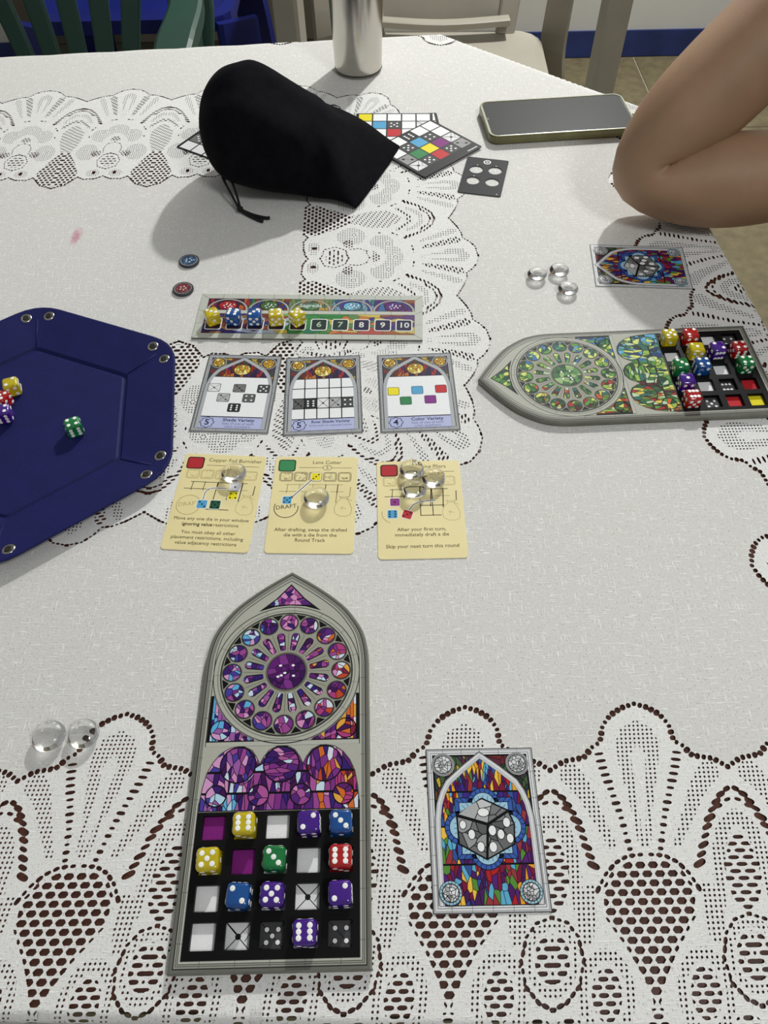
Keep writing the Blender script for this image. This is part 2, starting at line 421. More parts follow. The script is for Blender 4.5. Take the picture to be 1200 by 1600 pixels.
# --- border repeat (fans, arches, honeycomb hearts, oval petals)
OUT_B = [(0, 0.5), (8, 3), (15, 7.5), (20, 14), (22, 24), (27, 27), (32, 33), (38, 34), (44, 35), (52, 40)]
B = Lace(104.0, -6, 240)
b_edge = np.interp(B.au(), [p[0] for p in OUT_B], [p[1] for p in OUT_B])
B.chain(OUT_B, 3.7, 1.45, 1.75)
w = np.interp(B.V, [10, 16, 25, 40, 60, 84], [0, 10, 13.5, 11.5, 7, 3.5]); wi = np.interp(B.V, [26, 32, 60, 84], [0, 4.0, 1.8, 0])
B.dots((B.V > 10) & (B.V < 84) & (B.au() < w) & ~((B.V > 24) & (B.au() < wi)))
B.chain([(23, 31), (21, 40), (17, 52), (12.5, 66), (8.5, 84)], 4.4, lambda t: 3.1-1.6*t, 0.95, ang=0.12)
B.dots(along(B, [(40, 43), (34, 50), (27, 64), (18, 82)], [6.8, 5.6, 4.2, 2.4]))
B.chain([(49.5, 52.5), (45, 56), (40, 63), (36, 72), (32.5, 82), (29, 92)], 5.2, lambda t: 2.2+0.9*min(1, t*3), 1.45, ang=-0.45)
B.chain([(49, 58.5), (43.5, 62)], 5.6, 2.4, 1.2, ang=-0.3)
B.dots(along(B, [(52, 68), (46, 72), (41.5, 82), (39, 96), (38, 112)], [4.6, 4.4, 4.0, 3.8, 3.0]))
wb = np.interp(B.V, [76, 82, 92, 104, 112, 116], [2, 6, 9.5, 9.5, 6, 0])
B.brick((B.V > 76) & (B.V < 116) & (B.fold(52) < wb), 8.0, 3.5, 3.0, 1.05)
wh = np.interp(B.V, [89, 95, 104, 118, 133, 145, 156], [8, 19, 25, 24, 13, 6, 2])
B.hexmesh((B.V > 89) & (B.V < 158) & (B.au() < wh), 6.9, 4.5, 2.95, 1.75)
B.chain([(3, 87), (10, 87.5), (17, 91), (23, 97), (27, 104)], 4.4, 1.8, 1.1)
B.dots(along(B, [(31, 104), (34, 118), (33, 128)], [3.5, 5.5, 3.0]))
B.chain([(52, 117), (44, 119.5), (38.5, 126), (36, 137), (38.5, 148), (45, 155), (52, 158)], 4.0, 1.7, 1.0)
B.brick(ell(B, 52, 136, 9.5, 11.5), 7.2, 3.7, 2.8, 1.15)
B.dots(ell(B, 52, 136, 13.6, 17.5) & ~ell(B, 52, 136, 10.4, 12.6))
B.brick(ell(B, 25, 152, 8, 12), 6.6, 3.5, 2.6, 1.1)
B.dots(ell(B, 25, 152, 14.5, 21) & ~ell(B, 25, 152, 9.6, 13.6))
B.brick((B.V > 158) & (B.V < 190) & (B.au() < np.interp(B.V, [158, 175, 190], [3, 9, 10])), 6.6, 3.4, 2.5, 1.1)
B.brick(ell(B, 44, 172, 9, 12), 6.8, 3.5, 2.6, 1.1)
B.brick((B.V > 195), 7.0, 4.2, 1.8, 0.9)

# --- medallion repeat (shell fans outside, three-lobed flowers and diamond net inside)
OUT_R = [(0, 0), (10, 2), (17, 7), (22, 13), (29, 13.5), (38, 17), (50.5, 24)]
IN_R = [(0, 163), (8, 167.5), (20, 168), (27, 164), (37, 177), (50.5, 182)]
R = Lace(101.0, -6, 190)
r_edge_out = OUT_R
R.chain(OUT_R, 3.3, 1.45, 0.8)
R.chain(IN_R, 3.5, 1.5, 0.9)
w = np.interp(R.V, [7, 13, 22, 40, 58], [0, 7, 8.5, 5, 1.5])
R.dots((R.V > 7) & (R.V < 58) & (R.au() < w) & ~((R.V > 17) & (R.au() < np.interp(R.V, [17, 24, 50], [0, 3, 1.2]))), 2.5, 0.68)
R.brick(along(R, [(19.5, 19), (15, 34), (10.5, 52)], [4.6, 3.8, 2.4]), 5.6, 2.7, 2.1, 0.78, 0.2)
R.dots(along(R, [(32, 22), (27, 34), (19, 54)], [4.2, 3.6, 1.8]), 2.5, 0.66)
R.chain([(50.5, 39), (42, 41), (34, 49), (28, 60), (24.5, 68)], 4.0, 2.3, 0.9, ang=-0.3)
R.chain([(50.5, 43), (43, 45), (36.5, 52)], 4.4, 2.3, 0.85, ang=-0.3)
R.dots(along(R, [(50.5, 52), (42, 55), (35, 66)], [3.2, 3.0, 2.2]), 2.5, 0.66)
R.brick(along(R, [(50.5, 64), (43, 67), (36, 76)], [3.6, 3.2, 2.4]), 5.6, 2.8, 2.0, 0.75)
R.brick((R.V > 72) & (R.V < 122) & (R.fold(50.5) < np.interp(R.V, [72, 86, 104, 122], [3, 13, 12, 6])), 4.6, 2.5, 1.55, 0.6, 0.5)
R.hexmesh((R.V > 122) & (R.V < 179) & (R.fold(50.5) < np.interp(R.V, [122, 140, 156, 170, 179], [5, 15, 22, 20, 10])), 5.2, 3.7, 2.0, 1.35)
R.chain([(3, 61), (14, 63), (24, 70), (31, 82), (31, 94)], 4.6, 1.5, 0.7, skip=0.35)
R.dots((ell(R, 0, 82, 13, 11) | ell(R, 17, 92, 12, 12)) & (R.V < 104), 2.3, 0.62)
R.dots(ell(R, 27, 122, 12, 15), 2.3, 0.62)
R.F = np.where(ell(R, 0, 112, 15, 24) | ell(R, 0, 138, 17, 17), 3.0, R.F)
for (cu, cv) in ((0, 79), (16, 86), (29, 119)):
    m = ell(R, cu, cv, 3.6, 3.4); R.F = np.where(m, 3.0, R.F)
    for k in range(6):
        a = k*PI/3; R.hole(cu+2.0*math.cos(a), cv+2.0*math.sin(a), 0.7, 0.6, 0)
        if cu: R.hole(-cu+2.0*math.cos(a), cv+2.0*math.sin(a), 0.7, 0.6, 0)
R.brick(ell(R, 0, 98, 6.5, 4.5) | ell(R, 16, 124, 5.5, 5.5), 3.6, 2.6, 1.3, 0.85)
R.chain([(0, 104), (7, 107), (10, 114), (9, 122)], 3.2, 1.2, 0.55)
R.chain([(0, 124), (8, 127), (12.5, 137), (9.5, 147), (0, 151)], 3.6, 1.5, 0.7)
R.brick(ell(R, 0, 137.5, 9, 9), 5.6, 4.0, 2.2, 0.85)
R.dots(ell(R, 12, 158, 8, 6.5), 2.3, 0.62)
for sgn in (-1, 1): R.hole(sgn*11, 157, 1.8, 2.6, 0)

PERIOD_Y = 1.16
def lace_field(x, y):
    """thread/hole field of the cloth at table position (mm) and whether it is lace"""
    F = np.full(x.shape, 3.0); lace = np.zeros(x.shape, bool)
    v1 = 180-y; v2 = (x-250)+0.02*(y-395); v3 = (y-1068+0.054*(x-85))
    vm = np.maximum(np.maximum(v1, v2/1.0), v3)
    near = (v1 >= vm); right = (v2 >= vm) & ~near; back = ~near & ~right
    u = np.where(near, x+160.6-104+0.13*v1, np.where(right, (y-395)/1.135, x-85)); vv = np.where(near, v1, np.where(right, v2, v3))
    zone = vm > -5.9
    F = np.where(zone, B.sample(u, np.clip(vv, -5.9, 239)), F)
    uu = np.abs((u+52) % 104-52)
    lace |= zone & (vv > np.interp(uu, [p[0] for p in OUT_B], [p[1] for p in OUT_B]))
    # medallion: rounded rectangle path, inner corners at (-75, +-116)
    Y = (y-637)/PERIOD_Y; X = x; cx, cy, RR = -75.0, 116.0, 170.0
    dx = X-cx; ay = np.abs(Y)
    straight_back = dx <= 0
    dy = ay-cy
    side = (dx > 0) & (dy <= 0)
    nearh = Y < 0
    pw = np.where(nearh, 2.5, 2.0)
    rad = (np.maximum(dx, 0)**pw+np.maximum(dy, 0)**pw)**(1/pw)
    v = RR-np.where(straight_back, dy, np.where(side, dx, rad))
    phi = np.arctan2(np.maximum(dx, 1e-6), np.maximum(dy, 1e-6)); L = RR*PI/2
    u_far = np.where(straight_back, dx, np.where(side, L+(cy-Y), RR*phi))+16.6
    u_near = np.where(straight_back, 253-dx, np.where(side, -108-Y, 8+(PI/2-phi)*245/(PI/2)))
    u = np.where(nearh, u_near, u_far)
    ringz = (v > -5.5) & (v < 189) & ~zone
    F = np.where(ringz, R.sample(u, np.clip(v, -5.9, 189)), F)
    uu = np.abs((u+50.5) % 101-50.5)
    lace |= ringz & (v > np.interp(uu, [p[0] for p in OUT_R], [p[1] for p in OUT_R])) & (v < np.interp(uu, [p[0] for p in IN_R], [p[1] for p in IN_R]))
    return F, lace

def build_cloth():
    g = 0.7; x0, x1, y0, y1 = -990.0, 536.0, -175.0, 1290.0
    bs = 8
    nx = int((x1-x0)/g)//bs*bs+1; ny = int((y1-y0)/g)//bs*bs+1
    X = (x0+g*np.arange(nx)).astype(np.float32); Yv = (y0+g*np.arange(ny)).astype(np.float32)
    # outside distance to the table outline
    P = np.array(TABLE, float); n = len(P)
    XX, YY = np.meshgrid(X, Yv)
    sd = np.full(XX.shape, -1e9, np.float32)
    for i in range(n):
        a, b = P[i], P[(i+1) % n]; e = (b-a)/np.linalg.norm(b-a); nrm = np.array([e[1], -e[0]])
        sd = np.maximum(sd, ((XX-a[0])*nrm[0]+(YY-a[1])*nrm[1]).astype(np.float32))
    vis = ((sd < 14) | ((sd < 60) & (YY < 12))) & (XX > -600) & (YY > -60)
    F = np.full(XX.shape, 3.0, np.float32); LC = np.zeros(XX.shape, bool)
    idx = np.nonzero(vis)
    f, l = lace_field(XX[idx].astype(float), YY[idx].astype(float)); F[idx] = f; LC[idx] = l
    F = np.where(np.abs(F) < 0.02, np.where(F < 0, -0.02, 0.02), F).astype(np.float32)
    solid = F > 0
    cell_ok = sd[:-1, :-1] < 165
    full = solid[:-1, :-1] & solid[1:, :-1] & solid[:-1, 1:] & solid[1:, 1:]
    lc = LC[:-1, :-1]
    nb_y, nb_x = (ny-1)//bs, (nx-1)//bs
    def blk(a, fn): return fn(fn(a.reshape(nb_y, bs, nb_x, bs), axis=3), axis=1)
    allfull = blk(full & cell_ok, np.all); same = blk(lc, np.all) | ~blk(lc, np.any)
    merged = allfull & same
    mcell = np.repeat(np.repeat(merged, bs, 0), bs, 1)
    N = nx*ny; H = ny*(nx-1)
    loops, starts, mats, pos = [], [], [], 0
    def add(idcols, m):
        nonlocal pos
        k = len(idcols); a = np.stack(idcols, 1)
        loops.append(a.ravel()); starts.append(pos+k*np.arange(a.shape[0])); mats.append(m.astype(np.int32)); pos += a.size
    bj, bi = np.nonzero(merged)
    c = lambda j, i: j*nx+i
    add([c(bj*bs, bi*bs), c(bj*bs, bi*bs+bs), c(bj*bs+bs, bi*bs+bs), c(bj*bs+bs, bi*bs)], lc[bj*bs, bi*bs])
    code = solid[:-1, :-1]*1+solid[:-1, 1:]*2+solid[1:, 1:]*4+solid[1:, :-1]*8
    code = np.where(mcell | ~cell_ok, 0, code)
    for case in range(1, 16):
        j, i = np.nonzero(code == case)
        if len(j) == 0: continue
        cor = [c(j, i), c(j, i+1), c(j+1, i+1), c(j+1, i)]
        edg = [N+j*(nx-1)+i, N+H+j*nx+i+1, N+(j+1)*(nx-1)+i, N+H+j*nx+i]
        cols = []
        for k in range(4):
            s0 = case >> k & 1; s1 = case >> ((k+1) % 4) & 1
            if s0: cols.append(cor[k])
            if s0 != s1: cols.append(edg[k])
        add(cols, lc[j, i])
    loops = np.concatenate(loops); starts = np.concatenate(starts); mats = np.concatenate(mats)
    used, inv = np.unique(loops, return_inverse=True)
    pts = np.zeros((len(used), 2))
    m0 = used < N; pts[m0, 0] = X[used[m0] % nx]; pts[m0, 1] = Yv[used[m0]//nx]
    m1 = (used >= N) & (used < N+H); q = used[m1]-N; j, i = q//(nx-1), q % (nx-1); a, b = F[j, i], F[j, i+1]; t = a/(a-b); pts[m1, 0] = X[i]+g*t; pts[m1, 1] = Yv[j]
    m2 = used >= N+H; q = used[m2]-N-H; j, i = q//nx, q % nx; a, b = F[j, i], F[j+1, i]; t = a/(a-b); pts[m2, 0] = X[i]; pts[m2, 1] = Yv[j]+g*t
    # drape what lies beyond the table edge
    Z = np.zeros(len(used)); best = np.full(len(used), 1e9); NP = pts.copy(); inn = np.ones(len(used), bool)
    for i in range(n):
        a, b = P[i], P[(i+1) % n]; L = np.linalg.norm(b-a); e = (b-a)/L; nrm = np.array([e[1], -e[0]])
        inn &= ((pts-a)@nrm) <= 0
        t = np.clip((pts-a)@e, 0, L); cl = a+t[:, None]*e; d = np.linalg.norm(pts-cl, axis=1); k = d < best
        best[k] = d[k]; NP[k] = cl[k]
    o = ~inn; r = 6.0; d = best[o]; dirn = (pts[o]-NP[o])/np.maximum(d, 1e-6)[:, None]; ang = np.minimum(d/r, PI/2)
    ruff = 5.0*np.sin(NP[o][:, 0]*0.05+NP[o][:, 1]*0.043)*np.clip((d-20)/120, 0, 1)
    out = r*np.sin(ang)+np.clip((d-20)/120, 0, 1)*7+ruff
    pts[o] = NP[o]+dirn*out[:, None]; Z[o] = -r*(1-np.cos(ang))-np.maximum(0, d-r*PI/2)
    co = np.empty((len(used), 3), np.float32); co[:, :2] = pts*0.001; co[:, 2] = Z*0.001
    me = bpy.data.meshes.new('lace_tablecloth'); me.vertices.add(len(used)); me.vertices.foreach_set('co', co.ravel())
    me.loops.add(len(loops)); me.loops.foreach_set('vertex_index', inv.astype(np.int32).ravel())
    me.polygons.add(len(starts)); me.polygons.foreach_set('loop_start', starts.astype(np.int32))
    me.materials.append(M_LINEN); me.materials.append(M_LACE)
    me.polygons.foreach_set('material_index', mats); me.update(calc_edges=True); me.validate()
    print('CLOTH polys', len(starts), 'loops', len(loops))
    return tag(link(bpy.data.objects.new('lace_tablecloth', me)), 'white linen tablecloth with lace borders and lace medallion covering the table', 'tablecloth')
cloth = build_cloth()

# ================================================================== game pieces
M_CARD = mat('white_card_stock', S(206, 204, 198), 0.6)
M_CREAM = mat('cream_card_stock', S(230, 216, 160), 0.55, var=0.05, scale=20)
M_DARKCARD = mat('black_card_stock', S(34, 35, 37), 0.55, spec=0.12)
M_BOARD = mat('grey_stone_print_edge', S(118, 118, 108), 0.5, var=0.15, scale=90)
M_GRID = mat('black_board_print', S(13, 13, 14), 0.5, spec=0.15)
def dieM(name, c, deep):
    m = mat(name, c, 0.05, trans=0.5, ior=1.46, var=0.12, scale=120, coat=1.0)
    return m
DIE_MATS = {'yellow': dieM('yellow_acrylic', S(252, 226, 16), 0), 'red': dieM('red_acrylic', S(222, 24, 26), 0), 'green': dieM('green_acrylic', S(10, 152, 76), 0),
            'blue': dieM('blue_acrylic', S(8, 100, 186), 0), 'purple': dieM('purple_acrylic', S(88, 22, 172), 0)}
M_PIP = mat('white_pip_paint', S(244, 244, 240), 0.35)
M_BEAD = mat('clear_glass', (1, 1, 1, 1), 0.0, trans=1.0, ior=1.5, var=0.0)

# ---------------------------------------------------------------- dice
DS = 12.4
def die_meshes():
    bm = bmesh.new(); bmesh.ops.create_cube(bm, size=DS*.001)
    bmesh.ops.bevel(bm, geom=bm.edges[:], offset=2.5*.001, segments=4, profile=0.5, affect='EDGES')
    me = bpy.data.meshes.new('die'); bm.to_mesh(me); bm.free(); me.polygons.foreach_set('use_smooth', [True]*len(me.polygons))
    V, F = [], []
    h = DS/2
    axes = {1: ((1, 0, 0), (0, 1, 0), (0, 0, 1)), 6: ((1, 0, 0), (0, -1, 0), (0, 0, -1)), 2: ((0, 1, 0), (0, 0, 1), (1, 0, 0)),
            5: ((0, -1, 0), (0, 0, 1), (-1, 0, 0)), 3: ((-1, 0, 0), (0, 0, 1), (0, 1, 0)), 4: ((1, 0, 0), (0, 0, 1), (0, -1, 0))}
    for val, (ax, ay, az) in axes.items():
        ax, ay, az = Vector(ax), Vector(ay), Vector(az)
        for (px, py) in PIPS[val]:
            c = ax*(px*2.85)+ay*(py*2.85); i = len(V); n = 14; r = 1.45
            for rr, hh in ((r, h-0.12), (r, h+0.03), (r*0.8, h+0.09)):
                for k in range(n):
                    a = 2*PI*k/n; V.append((c+ax*(rr*math.cos(a))+ay*(rr*math.sin(a))+az*hh)*.001)
            for q in range(2):
                for k in range(n): F.append((i+q*n+k, i+q*n+(k+1) % n, i+(q+1)*n+(k+1) % n, i+(q+1)*n+k))
            F.append(tuple(i+2*n+k for k in range(n)))
    pm = bpy.data.meshes.new('pips'); pm.from_pydata([tuple(v) for v in V], [], F); pm.materials.append(M_PIP)
    pm.polygons.foreach_set('use_smooth', [True]*len(pm.polygons))
    return me, pm
DIE_ME, PIP_ME = die_meshes()
DIE_BY = {}
for k, m in DIE_MATS.items():
    d = DIE_ME.copy(); d.name = k+'_die'; d.materials.append(m); DIE_BY[k] = d
TOPROT = {1: Matrix.Identity(4), 6: Matrix.Rotation(PI, 4, 'X'), 2: Matrix.Rotation(-PI/2, 4, 'Y'), 5: Matrix.Rotation(PI/2, 4, 'Y'),
          3: Matrix.Rotation(PI/2, 4, 'X'), 4: Matrix.Rotation(-PI/2, 4, 'X')}
def die(color, top, x, y, z, yaw, label, group, tilt=None):
    """x, y, z in metres, z the height it rests on"""
    o = bpy.data.objects.new('die', DIE_BY[color])
    mt = Matrix.Rotation(math.radians(yaw), 4, 'Z') @ TOPROT[top]
    if tilt is not None: mt = tilt @ mt
    o.matrix_world = Matrix.Translation((x, y, z+DS/2*.001+0.00005)) @ mt
    link(o); p = bpy.data.objects.new('pips', PIP_ME); p['kind'] = 'stuff'; p['label'] = 'white pips'; link(p, o)
    return tag(o, label, 'die', group)

# ---------------------------------------------------------------- glass pieces of the prints
def blend_pick(pal_l, pal_m, pal_r, w, rng):
    def f(x, y):
        t = x/w+rng.uniform(-0.45, 0.45)
        return rng.choice(pal_l if t < -0.55 else pal_r if t > 0.6 else pal_m)
    return f
PUR_M = [S(*c) for c in ((58, 26, 98), (86, 36, 118), (122, 48, 130), (168, 84, 150), (206, 138, 186), (62, 20, 78), (196, 214, 228), (150, 70, 140), (52, 30, 110))]
PUR_L = [S(*c) for c in ((96, 170, 216), (176, 208, 228), (58, 30, 104), (150, 90, 160), (70, 60, 150), (206, 150, 196))]
PUR_R = [S(*c) for c in ((204, 104, 44), (186, 70, 40), (90, 34, 104), (170, 60, 120), (220, 160, 70), (120, 30, 60), (214, 214, 226))]
GRN_M = [S(*c) for c in ((60, 118, 52), (92, 150, 62), (36, 82, 52), (150, 182, 74), (206, 214, 110), (48, 104, 92), (30, 66, 40), (186, 206, 170))]
GRN_L = [S(*c) for c in ((166, 44, 38), (200, 92, 46), (104, 122, 48), (222, 196, 84), (80, 30, 30), (60, 100, 50))]
GRN_R = [S(*c) for c in ((52, 112, 168), (96, 168, 206), (44, 100, 84), (206, 218, 120), (70, 140, 120), (36, 56, 110))]
RAIN = [S(*c) for c in ((86, 34, 112), (74, 28, 96), (228, 158, 44), (236, 190, 70), (172, 34, 40), (120, 24, 56), (86, 138, 58), (60, 40, 130), (94, 170, 204), (150, 54, 60), (52, 84, 150), (70, 26, 84))]

ARCH = [(1.0, 0.0), (0.992, 0.17), (0.945, 0.35), (0.86, 0.5), (0.735, 0.635), (0.40, 0.81), (0.2, 0.905), (0, 1.0)]
def arch_pts(hw, y_spring, y_apex):
    """pointed arch, counter-clockwise from the right spring"""
    r = [(hw*x, y_spring+(y_apex-y_spring)*y) for x, y in ARCH]
    return r+[(-x, y) for x, y in r[::-1][1:]]

def cell_mark(P, cx, cy, sz, kind):
    """one printed square: a colour, blank white, or a grey shade with pips"""
    h = sz/2
    flat = {'W': WHITE, 'red': C_RED, 'green': C_GRN, 'blue': C_BLU, 'purple': S(124, 34, 118), 'yellow': C_YEL}
    if kind in flat:
        P.rect(cx-h, cy-h, cx+h, cy+h, flat[kind]); return
    n = int(kind); g = {1: G1, 2: G2, 3: G3, 4: G5, 5: G5, 6: G6}[n]
    P.rect(cx-h, cy-h, cx+h, cy+h, g); L = P.L; P.L += 1
    lead = S(24, 24, 24)
    if n == 1:
        for dx, dy in ((1, 1), (-1, 1), (1, -1), (-1, -1)): P.line([(cx, cy), (cx+dx*h*0.98, cy+dy*h*0.98)], sz*.035, lead)
        P.line([(cx-h*.9, cy+h*.95), (cx-h*.1, cy+h*.2)], sz*.03, lead); P.line([(cx+h*.55, cy-h*.35), (cx+h*.95, cy+h*.3)], sz*.03, lead)
    else:
        pts = [(cx+p*h*.45, cy+q*h*.45) for p, q in PIPS[n]]
        for (x, y) in pts: P.line([(x, y), (x+(x-cx)*1.1+0.01, y+(y-cy)*1.1)], sz*.03, lead)
        P.line([pts[0], pts[-1]], sz*.03, lead)
    P.L += 1
    dark = n <= 2
    for p, q in PIPS[n]:
        P.poly(disc(cx+p*h*.45, cy+q*h*.45, sz*.115, n=12), lead)
    P.L += 1
    if not dark:
        for p, q in PIPS[n]: P.poly(disc(cx+p*h*.45, cy+q*h*.45, sz*.09, n=12), WHITE)
    P.L = L

# ---------------------------------------------------------------- player window boards
BOARD_OUT = [(51.8, 0), (51.8, 168), (51.2, 177), (48.6, 189), (43.5, 199), (34.5, 210.8), (18.2, 224.3), (0, 236.5)]
_h = [BOARD_OUT[0]]+[(p.x, p.y) for p in smooth_path([(x, y, 0) for x, y in BOARD_OUT[1:]], 3)]; BOARD_OUT = _h
def mirror_out(h): return h+[(-x, y) for x, y in h[::-1] if x > 0.01]
def scaled_out(d):
    """board outline moved inwards by d"""
    P = [Vector((x, y)) for x, y in mirror_out(BOARD_OUT)]; n = len(P); out = []
    for i in range(n):
        a, b, c = P[i-1], P[i], P[(i+1) % n]; e1 = (b-a).normalized(); e2 = (c-b).normalized()
        n1 = Vector((-e1.y, e1.x)); n2 = Vector((-e2.y, e2.x)); m = (n1+n2); m = m/max(0.2, m.dot(n1)); out.append((b.x+m.x*d, b.y+m.y*d))
    return out
CELLX = [-35.6+17.8*i for i in range(5)]; CELLY = [70.7-17.9*i for i in range(4)]
Z_FLOOR, Z_TOP = 2.4, 5.6
def window_board(loc, rz, pal, cells, label, seed, hub):
    rng = random.Random(seed); pm, pl, pr = pal
    pick = blend_pick(pl, pm, pr, 46, rng)
    root = empty('window_board', loc, rz); tag(root, label, 'game board', 'window boards')
    # bottom layer
    v, f = prism(scaled_out(0.4), 0.15, 2.0); mk('backing_layer', v, f, M_BOARD, root)
    # sliding pattern card seen through the square openings
    v, f = prism([(-45, 6.5), (45, 6.5), (45, 80), (-45, 80)], 2.0, Z_FLOOR); pc = mk('pattern_card', v, f, M_DARKCARD, root)
    P = Print()
    for j in range(4):
        for i in range(5): cell_mark(P, CELLX[i], CELLY[j], 13.2, cells[j][i])
    P.build('printed_squares', pc, Z_FLOOR+0.03)
    # stone frame: a bevelled rim, one loop of four rings
    rings = [(0.4, 1.2), (0.0, 2.2), (0.0, Z_TOP-1.0), (1.0, Z_TOP), (3.0, Z_TOP), (3.5, Z_TOP-.35), (4.0, Z_TOP), (6.2, Z_TOP)]
    V, F = [], []; n = len(mirror_out(BOARD_OUT))
    for d, z in rings: V += [(x*.001, y*.001, z*.001) for x, y in scaled_out(d)]
    for q in range(len(rings)-1):
        for k in range(n): F.append((q*n+k, q*n+(k+1) % n, (q+1)*n+(k+1) % n, (q+1)*n+k))
    mk('stone_frame', V, F, M_BOARD, root)
    # black panel with twenty square cut-outs
    holes = [rrect(CELLX[i], CELLY[j], 12.9, 12.9, 0.4, 1)[::-1] for j in range(4) for i in range(5)]
    curve_plate('dice_grid', [(-46, 6.2), (46, 6.2), (46, 79), (-46, 79)], holes, Z_FLOOR, Z_TOP-.1, M_GRID, root)
    # upper window panel under its print
    up = [(x, y) for x, y in scaled_out(6.0) if y > 79]; up = sorted([p for p in up if p[0] > 0.01], key=lambda p: p[1])+[p for p in up if abs(p[0]) <= .01]+sorted([p for p in up if p[0] < -.01], key=lambda p: -p[1])
    up = [(46, 79)]+up+[(-46, 79)]
    v, f = prism(up, 2.0, Z_TOP-.1); mk('window_panel', v, f, M_BOARD, root)
    # ---- mouldings printed on the frame
    P = Print()
    def band(d0, d1, c):
        a, b = scaled_out(d0), scaled_out(d1); n = len(a)
        for k in range(n): P.poly([a[k], a[(k+1) % n], b[(k+1) % n], b[k]], c)
    for d0, d1, c in ((1.0, 2.3, S(104, 104, 97)), (2.3, 2.9, S(44, 44, 42)), (2.9, 3.6, S(150, 150, 140)), (3.6, 3.9, S(70, 70, 66)), (3.9, 4.6, S(140, 140, 130)), (4.6, 4.9, S(54, 54, 52)), (4.9, 5.9, S(176, 176, 166)), (5.9, 6.35, S(36, 36, 34))): band(d0, d1, c)
    P.L += 1
    for y in range(14, 165, 24):
        for s in (-1, 1): P.line([(s*50.6, y), (s*45.7, y)], 0.25, S(84, 84, 80))
    for x in range(-36, 40, 18): P.line([(x, 1.2), (x, 6)], 0.25, S(84, 84, 80))
    P.build('frame_moulding', root, Z_TOP+.03)
    # ---- window print
    P = Print()
    P.poly(up, STONE); P.L += 1
    # pale tonal blocks of stone and mortar joints
    for a in np.arange(-0.6, 3.8, 0.42):
        c, s = math.cos(a), math.sin(a); P.line([(c*41.5, 163.2+s*41.5), (c*46, 163.2+s*46)], 0.22, MORTAR)
    # apex triangle
    tri = [(0, 226.5), (-9.5, 215.5), (-20.5, 206.0), (-10, 209.3), (0, 210.2), (10, 209.3), (20.5, 206.0), (9.5, 215.5)]
    P.poly(tri, BLACK); P.L += 1
    P.glass([(0, 225.2), (-8, 215.8), (-14, 210.3), (0, 211), (14, 210.3), (8, 215.8)], 26, pm, 0.3, rng=rng, pick=lambda x, y: rng.choice(pm), edge=False); P.L -= 1
    # lower spandrels beside the rose
    for s in (-1, 1):
        arc = [(s*46.2*math.cos(t), 163.2+46.2*math.sin(t)) for t in np.linspace(-0.33, -1.19, 10)]
        P.poly([(s*45.4, 119)]+[(s*45.4, 148)]+arc[0:]+[(s*17, 119)], BLACK); P.L += 1
        for (cx, cy, nn) in ((s*41.5, 126, 1),):
            # glass split in narrow convex wedges following the arc
            for k in range(len(arc)-1):
                q = [arc[k], arc[k+1], (arc[k+1][0], 119.6), (arc[k][0], 119.6)]
                P.glass(ccw(q), 4, pm, 0.3, rng=rng, pick=pick)
        P.poly(disc(s*37.6, 126.2, 6.4), BLACK); P.L += 1; P.glass(disc(s*37.6, 126.2, 6.0, n=20), 9, pm, .4, rng=rng, pick=pick); P.L -= 2
    # rose window
    cy = 163.2
    P.ring(disc(0, cy, 46, n=64), disc(0, cy, 45.4, n=64), S(70, 70, 68)); P.ring(disc(0, cy, 43.2, n=64), disc(0, cy, 42.8, n=64), S(104, 104, 98))
    P.ring(disc(0, cy, 41.6, n=64), disc(0, cy, 40.4, n=64), S(52, 52, 50))
    P.L += 1
    P.poly(disc(0, cy, 40.6, n=64), S(150, 150, 136)); P.L += 1
    for k in range(16):
        a = PI/2+2*PI*k/16; b = a+PI/16
        P.poly([(40.2*math.cos(b-.085), cy+40.2*math.sin(b-.085)), (40.2*math.cos(b+.085), cy+40.2*math.sin(b+.085)), (36.2*math.cos(b), cy+36.2*math.sin(b))], BLACK)
        c = (34.2*math.cos(a), cy+34.2*math.sin(a))
        P.poly(disc(c[0], c[1], 6.35, n=24), S(80, 80, 74)); P.L += 1; P.poly(disc(c[0], c[1], 5.7, n=24), BLACK); P.L += 1
        P.glass(disc(c[0], c[1], 5.3, n=20), 11, pm, .38, rng=rng, pick=pick, edge=False); P.L -= 2
        # spoke lights between hub and roundels
        ca, sa = math.cos(b), math.sin(b)
        def rt(x, y): return (x*ca-y*sa, cy+x*sa+y*ca)
        lo = [(14.6, -.9), (15.2, -1.5), (24.8, -2.3), (26.6, -1.5), (27.2, 0), (26.6, 1.5), (24.8, 2.3), (15.2, 1.5), (14.6, .9)]
        P.poly([rt(x*1.0, y*1.18) for x, y in lo], BLACK); P.L += 1
        P.glass([rt(x, y*.82) for x, y in lo], 8, pm, .3, rng=rng, pick=pick, edge=False); P.L -= 1
        P.line([(13.8*math.cos(a), cy+13.8*math.sin(a)), (27*math.cos(a), cy+27*math.sin(a))], 0.35, S(104, 104, 96))
    P.L += 2
    P.poly(disc(0, cy, 13.2, n=40), S(96, 96, 88)); P.L += 1
    P.poly(disc(0, cy, 12.0, n=40), BLACK); P.L += 1
    P.glass(disc(0, cy, 11.6, n=36), 30, hub, .3, rng=rng, edge=False); P.L += 1
    for (x, y) in ((-4, 4), (4, 4), (-1, -1), (4.5, -3), (-3.2, -2.6), (-5.2, -3.4)): P.poly(disc(x, cy+y, 1.0, .75, n=12), WHITE)
    P.L = 1
    # transom and lancets
    P.rect(-45.6, 116.4, 45.6, 119, S(176, 176, 166)); P.line([(-45.6, 116.2), (45.6, 116.2)], .4, S(66, 66, 64)); P.line([(-45.6, 119.2), (45.6, 119.2)], .35, S(66, 66, 64))
